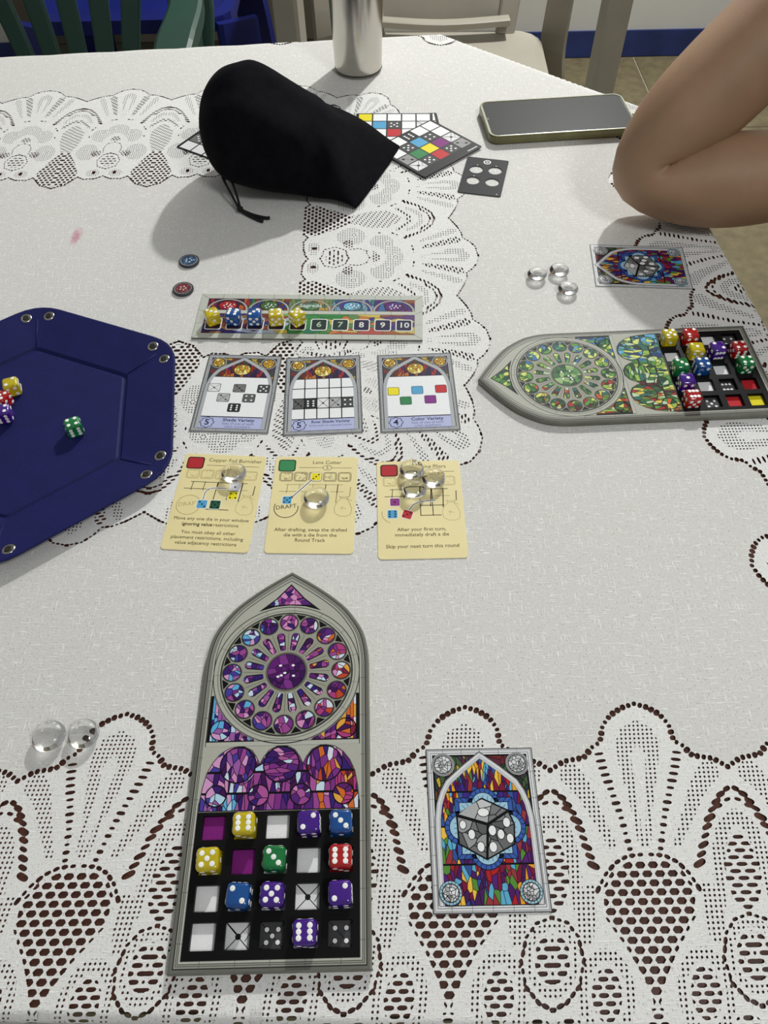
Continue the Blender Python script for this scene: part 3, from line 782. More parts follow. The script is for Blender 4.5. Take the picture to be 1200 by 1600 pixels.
    P.rect(-45.4, 79.2, 45.4, 116.0, BLACK); P.L += 1
    P.glass([(-45, 79.5), (45, 79.5), (45, 88.6), (-45, 88.6)], 64, pm, .42, (1, .42), rng, pick=pick)
    P.glass([(-45, 89.4), (45, 89.4), (45, 100.6), (-45, 100.6)], 70, pm, .42, (1, .36), rng, pick=pick)
    P.glass([(-45, 101.4), (45, 101.4), (45, 115.6), (-45, 115.6)], 64, pm, .42, (1, .5), rng, pick=pick); P.L += 1
    for cx in (-25.2, 0, 25.2):
        P.poly(disc(cx, 105.2, 10.7, n=36), BLACK); P.L += 1
        P.glass(disc(cx, 105.2, 10.2, n=32), 26, pm, .42, (1, .45) if cx else (.4, 1), rng, pick=(lambda x, y, c=cx: pick(c*1.1+(x-c)*.4, y))); P.L -= 1
    for cx in (-36.4, -12.1, 12.1, 36.4):
        P.poly(disc(cx, 87.8, 6.3, n=28), BLACK); P.L += 1
        P.glass(disc(cx, 87.8, 5.8, n=24), 9, pm, .42, rng=rng, pick=pick); P.L -= 1
    P.L += 2
    for s in (-1, 1):      # stone haunches over the outer lancets, with a dark printed outline
        cur = [(s*x, y) for x, y in ((25.2, 116.3), (31, 115.2), (36, 112), (40, 107), (43, 100.5), (44.6, 92), (45.4, 84))]
        for k in range(len(cur)-1): P.poly([cur[k], cur[k+1], (s*46, cur[k+1][1]), (s*46, cur[k][1])], STONE)
        # cusps between the lancets
        P.poly([(s*12.6, 105.6), (s*(12.6-2.0), 109.5), (s*7.6, 113.6), (s*2.5, 116.2), (s*22.8, 116.2), (s*17.6, 113.6), (s*(12.6+2.0), 109.5)], STONE); P.L += 1
        P.line(cur, .5, S(70, 70, 66)); P.line([(s*12.6, 105.4), (s*10.6, 109.5), (s*7.6, 113.6), (s*2.5, 116.2)], .5, S(70, 70, 66)); P.line([(s*12.6, 105.4), (s*14.6, 109.5), (s*17.6, 113.6), (s*22.8, 116.2)], .5, S(70, 70, 66)); P.L -= 1
    P.build('window_print', root, Z_TOP-.07)
    return root
def board_point(loc, rz, x, y):
    c, s = math.cos(rz), math.sin(rz); return (loc[0]+(x*c-y*s)*.001, loc[1]+(x*s+y*c)*.001)

NB_LOC, NB_RZ = (-0.0625, 0.0398, 0.0), 0.004
near_cells = [['purple', 'yellow', 'W', 'purple', 'blue'], ['yellow', 'purple', 'W', 'W', 'red'], ['W', 'W', 'W', 1, 'W'], ['W', 1, 5, 'W', 4]]
window_board(NB_LOC, NB_RZ, (PUR_M, PUR_L, PUR_R), near_cells, 'grey stone framed board with a purple stained glass rose window', 11, [S(74, 24, 92), S(96, 30, 112), S(56, 18, 78), S(120, 50, 130)])
def on_board(loc, rz, col, row): return board_point(loc, rz, CELLX[col], CELLY[row])
PB = 'dice on the purple rose window board'
for (c, v, col, row, yaw, lab) in (
    ('yellow', 6, 1, 0, 2, 'clear yellow die showing six, on the purple rose window board'),
    ('purple', 2, 3, 0, 2, 'purple die showing two, between white square and blue three on purple rose board'),
    ('blue', 3, 4, 0, 1, 'blue die showing three in the corner of the purple rose board'),
    ('yellow', 5, 0, 1, 3, 'yellow die showing five on the purple rose window board'),
    ('green', 3, 2, 1, -2, 'green die showing three on the purple rose window board'),
    ('red', 6, 4, 1, 0, 'red die showing six on the purple rose window board'),
    ('blue', 2, 1, 2, 87, 'blue die showing two on the purple rose window board'),
    ('purple', 5, 2, 2, -2, 'purple die showing five on the purple rose window board'),
    ('purple', 2, 4, 2, 2, 'purple die showing two below the red six on purple rose board'),
    ('purple', 6, 3, 3, 1, 'purple die showing six on the purple rose window board')):
    x, y = on_board(NB_LOC, NB_RZ, col, row)
    die(c, v, x, y, Z_FLOOR*.001+.0002, math.degrees(NB_RZ)+yaw, lab, PB)

FB_LOC, FB_RZ = (0.3158, 0.4645, 0.0), PI/2+0.03
far_cells = [['W', 'W', 'W', 'W', 'W'], [5, 'W', 'W', 'W', 'W'], ['red', 6, 'W', 'W', 'W'], ['yellow', 'red', 'W', 'W', 4]]
window_board(FB_LOC, FB_RZ, (GRN_M, GRN_L, GRN_R), far_cells, 'grey stone framed board with a green stained glass rose window', 23, [S(60, 110, 60), S(90, 140, 80), S(40, 80, 50), S(150, 180, 120)])
GB = 'dice on the green rose window board'
for (c, v, col, row, yaw, lab) in (
    ('yellow', 5, 4, 0, -88, 'yellow die showing five on the green rose window board'),
    ('red', 2, 4, 1, 2, 'red die showing two on the green rose window board'),
    ('yellow', 1, 3, 1, 88, 'yellow die showing one on the green rose window board'),
    ('purple', 2, 3, 2, -86, 'purple die showing two on the green rose window board'),
    ('red', 4, 3, 3, 4, 'red die showing four on the green rose window board'),
    ('green', 3, 2, 0, 3, 'green die showing three on the green rose window board'),
    ('blue', 4, 2, 1, -90, 'blue die showing four on the green rose window board'),
    ('green', 4, 2, 3, 90, 'green die showing four on the green rose window board'),
    ('purple', 1, 1, 0, 0, 'purple die showing one on the green rose window board'),
    ('red', 6, 0, 0, 90, 'red die showing six on the green rose window board')):
    x, y = on_board(FB_LOC, FB_RZ, col, row)
    die(c, v, x, y, Z_FLOOR*.001+.0002, math.degrees(FB_RZ)-90+yaw, lab, GB)

# ---------------------------------------------------------------- round track
def round_track():
    W, H = 201.0, 59.0; rng = random.Random(5)
    root = empty('round_track', (-0.0627, 0.5435, 0), math.radians(-2.6)); tag(root, 'long stained glass strip board numbered to ten with five dice', 'game board')
    v, f = prism([(-W/2, -H/2), (W/2, -H/2), (W/2, H/2), (-W/2, H/2)], 0.15, 2.0); mk('board', v, f, M_BOARD, root)
    P = Print(); P.rect(-W/2, -H/2, W/2, H/2, S(186, 188, 178)); P.L += 1
    for x in np.arange(-W/2+20, W/2-8, 23): P.line([(x, H/2), (x, H/2-6)], .3, MORTAR); P.line([(x-4, -H/2), (x-4, -H/2+6)], .3, MORTAR); P.line([(x-8, 3.2), (x-8, 7)], .3, MORTAR)
    for s in (-1, 1):
        P.line([(s*W/2, H/2), (s*(W/2-7), H/2-6.5)], .35, MORTAR); P.line([(s*W/2, -H/2), (s*(W/2-7), -H/2+6.5)], .35, MORTAR); P.line([(s*W/2, 8), (s*(W/2-6.5), 4)], .35, MORTAR); P.line([(s*W/2, -10), (s*(W/2-6.5), -10)], .3, MORTAR)
    x0, x1 = -W/2+7, W/2-7
    P.rect(x0, 7.4, x1, H/2-6.2, BLACK); P.rect(x0, -H/2+6.2, x1, 3.0, BLACK); P.L += 1
    hue = [[S(150, 40, 50), S(110, 30, 60), S(170, 90, 40), S(60, 30, 60)], [S(120, 60, 40), S(60, 110, 50), S(50, 60, 120), S(160, 140, 60)], [S(170, 140, 80), S(110, 130, 80), S(150, 90, 60), S(70, 110, 80)], [S(60, 120, 120), S(60, 60, 140), S(90, 60, 140), S(120, 150, 170)], [S(60, 100, 150), S(100, 40, 110), S(150, 80, 50), S(70, 40, 110)]]
    cw = (x1-x0)/5
    P.glass([(x0, 7.6), (x1, 7.6), (x1, H/2-6.4), (x0, H/2-6.4)], 150, None, .35, (1, .4), rng, pick=lambda x, y: rng.choice(hue[min(4, max(0, int((x-x0)/cw)))]))
    low = [[S(60, 50, 120), S(90, 40, 60), S(110, 60, 50), S(150, 110, 60)], [S(70, 60, 130), S(170, 180, 200), S(120, 60, 50), S(150, 90, 60)], [S(60, 130, 70), S(120, 170, 80), S(80, 150, 110), S(190, 170, 80)], [S(190, 120, 60), S(170, 80, 70), S(200, 180, 90), S(90, 130, 80)], [S(60, 50, 120), S(90, 60, 110), S(190, 170, 90), S(150, 90, 60)]]
    P.glass([(x0, -H/2+6.4), (x1, -H/2+6.4), (x1, 2.8), (x0, 2.8)], 120, None, .3, (.35, 1), rng, pick=lambda x, y: rng.choice(low[min(4, max(0, int((x-x0)/cw+rng.uniform(-.3, .3))))])); P.L += 1
    hub = [S(186, 44, 44), S(70, 120, 70), S(96, 136, 96), S(120, 170, 200), S(100, 44, 130)]
    for k in range(5):
        cx = x0+cw*(k+.5)
        cur = [(cx+cw*.5*math.cos(a), 7.2+15.6*math.sin(a)) for a in np.linspace(0, PI, 21)]; cu2 = [(cx+(cw*.5-2.0)*math.cos(a), 7.2+14.0*math.sin(a)) for a in np.linspace(0, PI, 21)]
        P.strip(cur, cu2, S(168, 170, 162)); P.L += 1; P.line(cur, .35, S(60, 60, 60)); P.line(cu2, .35, S(40, 40, 40)); P.L -= 1
        rx = 8.0
        P.poly(disc(cx, 13.8, rx+.8, 6.2, n=28), S(40, 20, 30)); P.L += 1
        P.glass(disc(cx, 13.8, rx, 5.6, n=24), 16, None, .3, rng=rng, pick=lambda x, y: tuple(c*rng.uniform(.6, 1.2) for c in hub[k][:3])+(1,)); P.L += 1
        if k != 2:
            for q in range(9): a = q*2.4; r_ = .25+.08*q; P.poly(disc(cx+rx*r_*.8*math.cos(a), 13.8+5*r_*.8*math.sin(a), .75, .65, n=10), WHITE)
        P.L -= 2
    P.L += 3
    P.text('Sagrada', 0, 14.2, 6.6, S(196, 206, 204), True); P.L -= 1
    P.poly(disc(2, -10.5, 17, 12.5, n=32), S(50, 110, 60)); P.L += 1
    P.glass(disc(2, -10.5, 16.4, 12.0, n=28), 14, None, .35, rng=rng, pick=lambda x, y: rng.choice((S(64, 130, 74), S(90, 150, 90), S(50, 110, 90)))); P.L += 1
    for k in range(10):
        cx = x0+9.35+k*(x1-x0-18.7)/9*1.0; cyy = -11.2
        P.poly(rrect(cx, cyy, 14.8, 15.2, 2.2), S(232, 232, 226)); P.L += 1
        P.poly(rrect(cx, cyy, 13.0, 13.4, 1.6), S(38, 34, 66) if k > 6 else S(50, 36, 54) if k < 5 else S(36, 52, 50)); P.L += 1
        if k >= 5:
            P.text(str(k+1), cx, cyy, 9.5, S(214, 214, 208) if k > 6 else S(168, 186, 160), True)
        P.L -= 2
    P.build('printed_face', root, 2.03)
    return x0, x1
TX0, TX1 = round_track()
tl, tr = (-0.0627, 0.5435, 0), math.radians(-2.6)
for k, (c, v, yaw, lab) in enumerate((('yellow', 3, 25, 'yellow die showing three on the first round track space'), ('blue', 6, -12, 'blue die showing six on the round track'),
    ('blue', 3, 88, 'blue die showing three on the round track'), ('yellow', 4, 95, 'yellow die showing four on the round track'), ('yellow', 5, 40, 'yellow die showing five on the round track, next to number six'))):
    x, y = board_point(tl, tr, TX0+9.35+k*(TX1-TX0-18.7)/9, -9.5)
    die(c, v, x, y, .00225, yaw, lab, 'dice on the round track')

# ---------------------------------------------------------------- cards
CARD_G = {'objective': 'public objective cards', 'tool': 'cream tool cards', 'private': 'private objective cards'}
def card_base(name, W, H, r, m, loc, deg, label, group, th=0.45, z=0.15):
    root = empty(name, (loc[0], loc[1], 0), math.radians(deg)); tag(root, label, 'card', group)
    v, f = prism(rrect(0, 0, W, H, r, 5), z, z+th); mk('card_stock', v, f, m, root)
    return root, z+th+.03
def gothic(P, hw, top, bot, spring, apex, wid):
    """stone arch band inside a card: returns the inner convex arch outline"""
    o = [(hw, bot)]+arch_pts(hw, spring, apex)+[(-hw, bot)]
    i = [(hw-wid, bot)]+arch_pts(hw-wid, spring, apex-wid*1.25)+[(-hw+wid, bot)]
    return o, i
def frame_lines(P, W, H, shade=(S(176, 177, 178), S(220, 221, 222), S(118, 119, 121))):
    x, y = W/2, H/2
    for d0, d1, c in ((0, .5, S(74, 75, 77)), (.5, 1.6, shade[0]), (1.6, 2.4, shade[1]), (2.4, 2.8, shade[2]), (2.8, 3.6, shade[1]), (3.6, 4.0, S(50, 50, 52))):
        P.ring([(x-d0, y-d0), (-x+d0, y-d0), (-x+d0, -y+d0), (x-d0, -y+d0)], [(x-d1, y-d1), (-x+d1, y-d1), (-x+d1, -y+d1), (x-d1, -y+d1)], c)
    P.L += 1
    for t in np.arange(-y+14, y-6, 15):
        for s in (-1, 1): P.line([(s*x, t), (s*(x-3.6), t)], .22, S(96, 97, 98))
    for t in np.arange(-x+10, x-6, 11):
        for s in (-1, 1): P.line([(t, s*y), (t, s*(y-3.6))], .22, S(96, 97, 98))
    P.L -= 1
def medallion(P, cx, cy, r, pal, rng, ringc=S(170, 171, 172), n=18, cream=None):
    P.poly(disc(cx, cy, r+1.5, n=28), ringc); P.L += 1
    P.ring(disc(cx, cy, r+1.0, n=28), disc(cx, cy, r+.7, n=28), S(70, 70, 72))
    P.poly(disc(cx, cy, r+.2, n=28), BLACK); P.L += 1
    P.glass(disc(cx, cy, r-.1, n=24), n, pal, .34, rng=rng); P.L -= 2
def private_card(loc, deg, label):
    W, H = 63, 88; rng = random.Random(31)
    root, z = card_base('private_objective_card', W, H, 1.2, M_CARD, loc, deg, label, CARD_G['private'])
    P = Print(); P.rect(-W/2, -H/2, W/2, H/2, S(176, 177, 178)); P.L += 1
    frame_lines(P, W, H); P.rect(-27.6, -40.1, 27.6, 40.1, BLACK); P.L += 1
    # corner glass behind the arch
    for s in (-1, 1): P.glass(ccw([(s*27, 39.6), (s*4, 39.6), (s*15, 26), (s*27, 14)]), 40, [S(*c) for c in ((200, 170, 50), (70, 90, 60), (90, 40, 60), (60, 60, 80), (40, 60, 50), (110, 40, 40))], .4, (1.2, .6), rng)
    P.L += 1
    o, i = gothic(P, 28.2, 0, -40.1, -3, 42, 3.2)
    P.poly(o, S(150, 151, 152)); P.L += 1
    P.strip(o, i, S(196, 197, 199)); P.L += 1
    P.line(o, .5, S(60, 60, 62)); P.line([(a[0]*.94, (a[1]-10)*.955+10 if a[1] > 10 else a[1]) for a in o], .5, S(232, 233, 234))
    P.poly(i, BLACK); P.L += 1
    def slab(y0, y1, n, st):
        q = clip(clip(list(i), 0, 1, y1), 0, -1, -y0)
        if len(q) >= 3: P.glass(ccw(q), n, RAIN, .34, st, rng)
    slab(-40.1, -20.2, 95, (1, .42)); slab(-19.6, -.4, 90, (1, .42)); slab(.2, 18.6, 88, (1, .4)); slab(19.2, 40, 70, (1, .36))
    P.L += 1
    # blue quatrefoil frame around the grey die
    def quatre(e, c):
        P.poly([(-15.8-e, -16.6-e), (15.8+e, -16.6-e), (15.8+e, 14.8+e), (-15.8-e, 14.8+e)], c)
        for (cx, cy, rr) in ((0, 11.6, 8.6), (0, -13.6, 8.6), (-13.4, -.6, 8.6), (13.4, -.6, 8.6)): P.poly(disc(cx, cy, rr+e, n=30), c)
        P.L += 1
    quatre(.9, BLACK); quatre(.45, S(58, 92, 168)); 
    for (cx, cy, a0) in ((0, 11.6, 20), (0, -13.6, 200), (-13.4, -.6, 110), (13.4, -.6, -70)):
        for t in range(8): a = math.radians(a0+20*t); P.line([(cx+7*math.cos(a), cy+7*math.sin(a)), (cx+9.3*math.cos(a), cy+9.3*math.sin(a))], .4, S(20, 26, 60))
    for sx in (-1, 1):
        for (yy, dy) in ((14.8, -1), (-16.6, 1)):
            for t in range(3): P.line([(sx*(16.4-3.2*t), yy+.4*(-dy)), (sx*(14.2-3.2*t), yy+dy*2)], .35, S(20, 26, 60))
    P.L += 1
    quatre(-1.7, BLACK); quatre(-2.1, S(156, 196, 216))
    for k in range(40): a = k*PI/20; P.line([(13*math.cos(a), -1+13*math.sin(a)), (17.6*math.cos(a), -1+17.6*math.sin(a))], .25, S(40, 60, 80))
    P.L += 1
    hexo = [(-.8, 15.5), (13.9, 8.5), (16.8, .7), (15.7, -10.1), (-.6, -18), (-15.8, -9.5), (-16.1, 6.2)]
    P.poly(hexo, BLACK); P.L += 1
    def tone(f): return S(*[int(c*f) for c in (150, 151, 152)])
    P.glass(ccw([(-.8, 14.8), (13.2, 8.2), (1.5, 1.4), (-15.2, 6.4), (-8, 11.6)]), 7, [tone(1.15), tone(.95), tone(1.3), tone(.8)], .5, rng=rng)
    P.glass(ccw([(-15.4, 5.2), (1.0, .4), (-.9, -17.2), (-15.2, -9.2)]), 9, [tone(.75), tone(1.0), tone(.62), tone(.9)], .5, rng=rng)
    P.glass(ccw([(1.9, .4), (13.6, 7.4), (16.2, .6), (15.2, -9.8), (-.1, -17.2)]), 9, [tone(.7), tone(.85), tone(1.0), tone(.6)], .5, rng=rng)
    P.L += 1
    pips = [(-.5, 7.3, 3.1, 2.2), (-12.6, .8, 1.7, 2.2), (-8, -4.4, 1.8, 2.5), (-3.4, -11.0, 1.9, 2.5), (3.7, -2.5, 2.0, 2.6), (12.1, 1.7, 1.9, 2.5), (8.3, -4.6, 1.8, 2.5), (13.2, -6.8, 1.8, 2.4), (3.4, -11.2, 2.0, 2.6)]
    for x, y, a, b in pips: P.poly(disc(x, y, a+.4, b+.4, n=20), BLACK)
    P.L += 1
    for x, y, a, b in pips: P.poly(disc(x, y, a, b, n=20), WHITE)
    P.L = 16
    greys = [S(214, 214, 216), S(196, 196, 198), S(226, 226, 228), S(170, 170, 172)]
    medallion(P, -21.8, 34.6, 5.2, greys, rng, n=30); medallion(P, 21.8, 34.6, 5.2, greys, rng, n=30)
    for s in (-1, 1):
        P.poly(disc(s*21.6, -34, 6.2, n=28), BLACK); P.L += 1; P.poly(disc(s*21.6, -34, 5.9, n=28), S(150, 190, 206)); P.L += 1
        for k in range(18): a = k*PI/9; P.line([(s*21.6+4.6*math.cos(a), -34+4.6*math.sin(a)), (s*21.6+5.9*math.cos(a), -34+5.9*math.sin(a))], .25, BLACK)
        P.poly(disc(s*21.6, -34, 4.8, n=24), BLACK); P.L += 1; P.glass(disc(s*21.6, -34, 4.5, n=22), 26, greys, .36, rng=rng); P.L -= 3
    P.build('printed_face', root, z)
private_card((0.0533, 0.1095), -0.1, 'stained glass card with a grey die emblem, lying beside the purple rose board')
private_card((0.2449, 0.6066), 85.2, 'stained glass card with a grey die emblem, lying behind the green rose board')

def mini_die(P, cx, cy, w, h, kind, r=1.3):
    """small rounded square printed on a card"""
    flat = {'yellow': C_YEL, 'blue': C_BLU, 'red': C_RED, 'green': C_GRN, 'purple': C_PUR}
    P.poly(rrect(cx, cy, w, h, r, 3), S(40, 40, 42)); P.L += 1
    if kind in flat: P.poly(rrect(cx, cy, w-.9, h-.9, r*.8, 3), flat[kind]); P.L -= 1; return
    n = int(kind); g = {1: G1, 2: S(176, 176, 176), 3: G3, 4: G4, 5: G5, 6: G6}[n]
    P.poly(rrect(cx, cy, w-.9, h-.9, r*.8, 3), g); P.L += 1
    pts = [(cx+p*w*.22, cy+q*h*.24) for p, q in PIPS[n]]
    if n <= 3:
        for dx, dy in ((1, 1), (-1, 1), (1, -1), (-1, -1)): P.line([(cx, cy), (cx+dx*w*.45, cy+dy*h*.42)], .3, S(50, 50, 50))
        for x, y in pts: P.poly(disc(x, y, .8, n=10), S(30, 30, 30))
    else:
        for x, y in pts: P.poly(disc(x, y, .85, n=10), WHITE)
    P.L -= 2
def objective_card(loc, deg, title, lines, score, kind, label):
    W, H = 63, 88; rng = random.Random(17)
    root, z = card_base('objective_card', W, H, 1.2, M_CARD, loc, deg, label, CARD_G['objective'], th=0.5)
    P = Print(); P.rect(-W/2, -H/2, W/2, H/2, S(160, 162, 164)); P.L += 1
    frame_lines(P, W, H, (S(122, 124, 126), S(178, 180, 182), S(86, 87, 89))); P.rect(-27.6, -40.1, 27.6, 40.1, S(58, 60, 64)); P.L += 1
    for s in (-1, 1): P.glass(ccw([(s*27, 39.6), (s*3, 39.6), (s*15, 27), (s*27, 12)]), 26, [S(*c) for c in ((180, 150, 60), (70, 70, 66), (120, 50, 50), (70, 60, 80), (56, 70, 66))], .4, rng=rng)
    P.L += 1
    o, i = gothic(P, 28.2, 0, -40.1, 0, 41.5, 3.2)
    P.poly(o, S(60, 60, 64)); P.L += 1; P.strip(o, i, S(170, 172, 175)); P.L += 1; P.line(o, .5, S(60, 60, 62))
    P.poly(i, S(40, 26, 40)); P.L += 1
    q = clip(list(i), 0, -1, -17.6)
    P.glass(ccw(q), 46, [S(*c) for c in ((110, 50, 40), (180, 110, 50), (70, 40, 90), (80, 70, 50), (160, 50, 50), (60, 70, 60), (50, 36, 70))], .4, (1, .45), rng); P.L += 1
    w = clip(clip(list(i), 0, 1, 17.0), 0, -1, 27.2); w = ccw(w)
    P.poly(w, S(232, 233, 234)); P.rect(-24.9, -40.0, 24.9, -28.2, S(176, 182, 216)); P.line([(-24.9, -27.7), (24.9, -27.7)], .9, S(20, 20, 28)); P.L += 1
    gold = [S(214, 176, 60), S(232, 204, 90), S(190, 140, 50), S(240, 226, 150)]
    P.poly(disc(0, 26.0, 7.4, 6.6, n=26), S(60, 40, 20)); P.L += 1; P.glass(disc(0, 26.0, 7.0, 6.2, n=24), 24, gold, .4, rng=rng); P.L -= 1
    for s in (-1, 1):
        P.poly(disc(s*21.2, 34, 6.6, n=26), S(150, 152, 154)); P.L += 1; P.poly(disc(s*21.2, 34, 5.6, n=26), S(40, 30, 20)); P.L += 1; P.glass(disc(s*21.2, 34, 5.0, n=24), 16, gold, .4, rng=rng); P.L -= 2
    # scalloped score seal
    pts = [((5.2+.5*math.cos(8*a))*math.cos(a)-19.0, (5.2+.5*math.cos(8*a))*math.sin(a)-34.0) for a in np.linspace(0, 2*PI, 49)[:-1]]
    P.line(pts+[pts[0]], .6, S(36, 40, 84)); P.text(str(score), -19, -34, 8.4, S(34, 36, 72), True)
    P.text(title, 6.0, -31.0, 4.6 if len(title) < 15 else 4.0, S(50, 54, 92), True)
    for k, t in enumerate(lines): P.text(t, 6.0, -34.9-3.1*k, 3.3 if len(t) < 22 else 2.75, S(96, 102, 140))
    if kind == 'shade':
        for (x, y, n) in ((-20, 4.5, 1), (1, 4.5, 3), (21, 4.5, 5), (-10.5, -6.5, 2), (10.5, -6.5, 4), (0, -17.5, 6)): mini_die(P, x, y, 10.4, 9.6, n)
    elif kind == 'color':
        for (x, y, n) in ((-19.5, 0.5, 'yellow'), (0, 1, 'blue'), (19.5, 1.5, 'red'), (-10, -10.5, 'green'), (10, -10, 'purple')): mini_die(P, x, y, 9.6, 9.2, n)
    else:
        for x in (-15, -5, 5, 15): P.line([(x, 17), (x, -27.5)], .9, S(18, 18, 20))
        for y in (6.2, -5.0, -16.2): P.line([(-25, y), (25, y)], .9, S(18, 18, 20))
        for k, n in enumerate((3, 6, 1, 2, 4)):
            x = -20+10*k; g = {1: G1, 2: S(170, 170, 170), 3: G4, 4: G5, 6: G6}[n]
            P.rect(x-4.6, -15.8, x+4.6, -5.4, g); P.L += 1
            for p, q in PIPS[n]: P.poly(disc(x+p*2.2, -10.6+q*2.6, .9, n=10), WHITE if n > 3 else S(30, 30, 30))
            if n <= 3:
                for dx, dy in ((1, 1), (-1, 1), (1, -1), (-1, -1)): P.line([(x, -10.6), (x+dx*4.4, -10.6+dy*5)], .35, S(40, 40, 40))
            P.L -= 1
    P.build('printed_face', root, z)
objective_card((-0.1184, 0.4526), -3.9, 'Shade Variety', ['Sets of one of each', 'value anywhere'], 5, 'shade', 'objective card with six grey dice printed, scoring five, titled Shade Variety')
objective_card((-0.0479, 0.4489), 1.6, 'Row Shade Variety', ['Rows with no repeated values'], 5, 'row', 'objective card printed with a white grid and one grey row')
objective_card((0.0293, 0.4498), 1.2, 'Color Variety', ['Sets of one of each', 'color anywhere'], 4, 'color', 'objective card printed with five coloured squares, scoring four')

def tool_card(loc, deg, color, title, cost, lines, kind, label):
    W, H = 63, 88
    root, z = card_base('tool_card', W, H, 3.0, M_CREAM, loc, deg, label, CARD_G['tool'])
    P = Print(); ink = S(70, 58, 34); pale = S(160, 144, 96); paler = S(186, 168, 114); K = S(30, 26, 20)
    col = {'red': S(178, 48, 54), 'green': S(62, 138, 88)}[color]
    P.poly(rrect(-22.2, 35.2, 13.2, 11.6, 2.2), S(50, 30, 28) if color == 'red' else S(40, 64, 48)); P.L += 1; P.poly(rrect(-22.2, 35.2, 11.4, 9.8, 1.6), col); P.L -= 1
    P.text(title, 8, 38.4, 4.7, S(58, 48, 28), False, sx=.96)
    P.line([(-13, 33.3), (5.2, 33.3)], .35, ink); P.line([(11.8, 33.3), (27, 33.3)], .35, ink)
    pp = disc(8.5, 33.3, 3.3, 2.4, n=24); P.line(pp+[pp[0]], .35, ink); P.text(str(cost), 8.5, 33.3, 4.0, ink)
    rng = random.Random(3)
    dark = S(84, 74, 46) if kind == 'lens' else paler
    for k in range(5):
        cx = -22+11*k; q = rrect(cx, 24.5, 9.6, 8.4, 1.4, 2); P.line(q+[q[0]], .45, dark); q = rrect(cx, 24.5, 8.0, 6.8, 1.0, 2); P.line(q+[q[0]], .3, dark)
        for _ in range(9 if kind == 'lens' else 6):
            a = (cx+rng.uniform(-3.4, 3.4), 24.5+rng.uniform(-2.8, 2.8)); P.line([a, (a[0]+rng.uniform(-2.4, 2.4), a[1]+rng.uniform(-2, 2))], .35, dark)
    strong = kind != 'lens'; gl = K if strong else pale
    P.line([(-22, 17), (21, 17)], .5 if strong else .4, gl); P.line([(-26, 10.5), (-4, 10.5)], .5, gl); P.line([(12, 10.5), (22, 10.5)], .4, pale)
    for x in (-20, -11, -1, 8.5, 17.5): P.line([(x, 17.4), (x-.6, 9)], .5, gl if x < 10 else pale)
    P.line([(27, 15), (26.6, 6)], .6, K if strong else pale)
    P.line([(8.5, 17), (7.5, 1)], .6, gl); P.line([(17.5, 17), (16.6, 0)], .7, gl)
    if kind == 'pliers':
        P.line([(0, 2), (17.5, 2)], .6, K); P.line([(0, -7), (15, -7)], .6, K); P.line([(0, 8), (0, -7.4)], .6, K); P.line([(9, 17), (9, -7.4)], .6, K)
    if kind == 'burnish': P.line([(-6, -8), (11, -8)], .6, K); P.line([(-1.4, 17), (-2.2, 0)], .6, K)
    # bag outline
    bag = [(20.5, 4.4), (17.6, 1), (15.8, -4), (16.4, -9), (20, -11.6), (25, -11.8), (28, -10), (28.6, -5), (27, 0), (24.6, 4.4), (26, 6.2), (22.6, 5.4), (19, 6.2), (20.5, 4.4), (24.6, 4.4), (28.4, 2.2)]
    P.line(bag, .35, paler if kind != 'lens' else pale); P.line([(20, -4), (24.5, -5)], .35, paler); P.line([(21, -6.4), (22, -2.5)], .3, paler)
    # draft ring
    c = disc(-19.5, -4.6, 8.8, 8.8, n=30)
    dk = K if kind == 'lens' else paler
    P.line(c[13:]+c[:2] if kind == 'lens' else c[14:22] if kind == 'pliers' else c+[c[0]], .55, dk)
    if kind != 'pliers': P.text('DRAFT', -19.5, -3.8, 5.0, K if kind == 'lens' else paler, False, .14)
    P.L += 1
    def pd(cx, cy, s, color_, n, rot=0.0):
        a = math.radians(rot); cc, ss = math.cos(a), math.sin(a)
        R_ = lambda p: (cx+p[0]*cc-p[1]*ss, cy+p[0]*ss+p[1]*cc)
        P.poly([R_(p) for p in rrect(0, 0, s+1.3, s+1.3, 1.2, 2)], S(236, 230, 214)); P.L += 1; P.poly([R_(p) for p in rrect(0, 0, s, s, .8, 2)], color_); P.L += 1
        for p, q in PIPS[n]: P.poly([R_(t) for t in disc(p*s*.28, q*s*.28, s*.1, n=10)], K)
        P.L -= 2
    def arrow(pts, w=.9):
        P.line(pts, w+1.2, S(240, 236, 226)); P.L += 1; P.line(pts, w*.6, K); P.L -= 1
    if kind == 'burnish':
        pd(12.2, 13.4, 7.4, S(226, 226, 232), 1); pd(12.0, 5.4, 7.2, C_YEL, 4); pd(-9.5, -3.6, 7.2, C_BLU, 3, 180); pd(0.2, -3.6, 7.6, S(40, 88, 66), 5)
        arrow([(-9.6, 1), (-9.4, 7), (-7.5, 10.4), (-4, 11.6), (6, 11.8)])
    elif kind == 'lens':
        pd(0.6, 24.6, 6.8, C_YEL, 3, 90); pd(-19.4, 2.4, 6.6, C_BLU, 5); arrow([(-16.4, 4.6), (-2.6, 21.4)], 1.1)
    else:
        pd(-18.6, 5.4, 6.8, S(140, 60, 132), 1); pd(-20.6, -5.4, 7.2, C_BLU, 6); pd(-9.8, -6.0, 7.0, S(188, 52, 58), 3, 70)
        arrow([(-8, -1.6), (-5, 3.0), (1, 5.6), (11, 6.2)])
    P.L += 1
    for (t, x, y, b, s) in lines: P.text(t, x, y, s, S(76, 62, 34), b)
    P.build('printed_face', root, z)
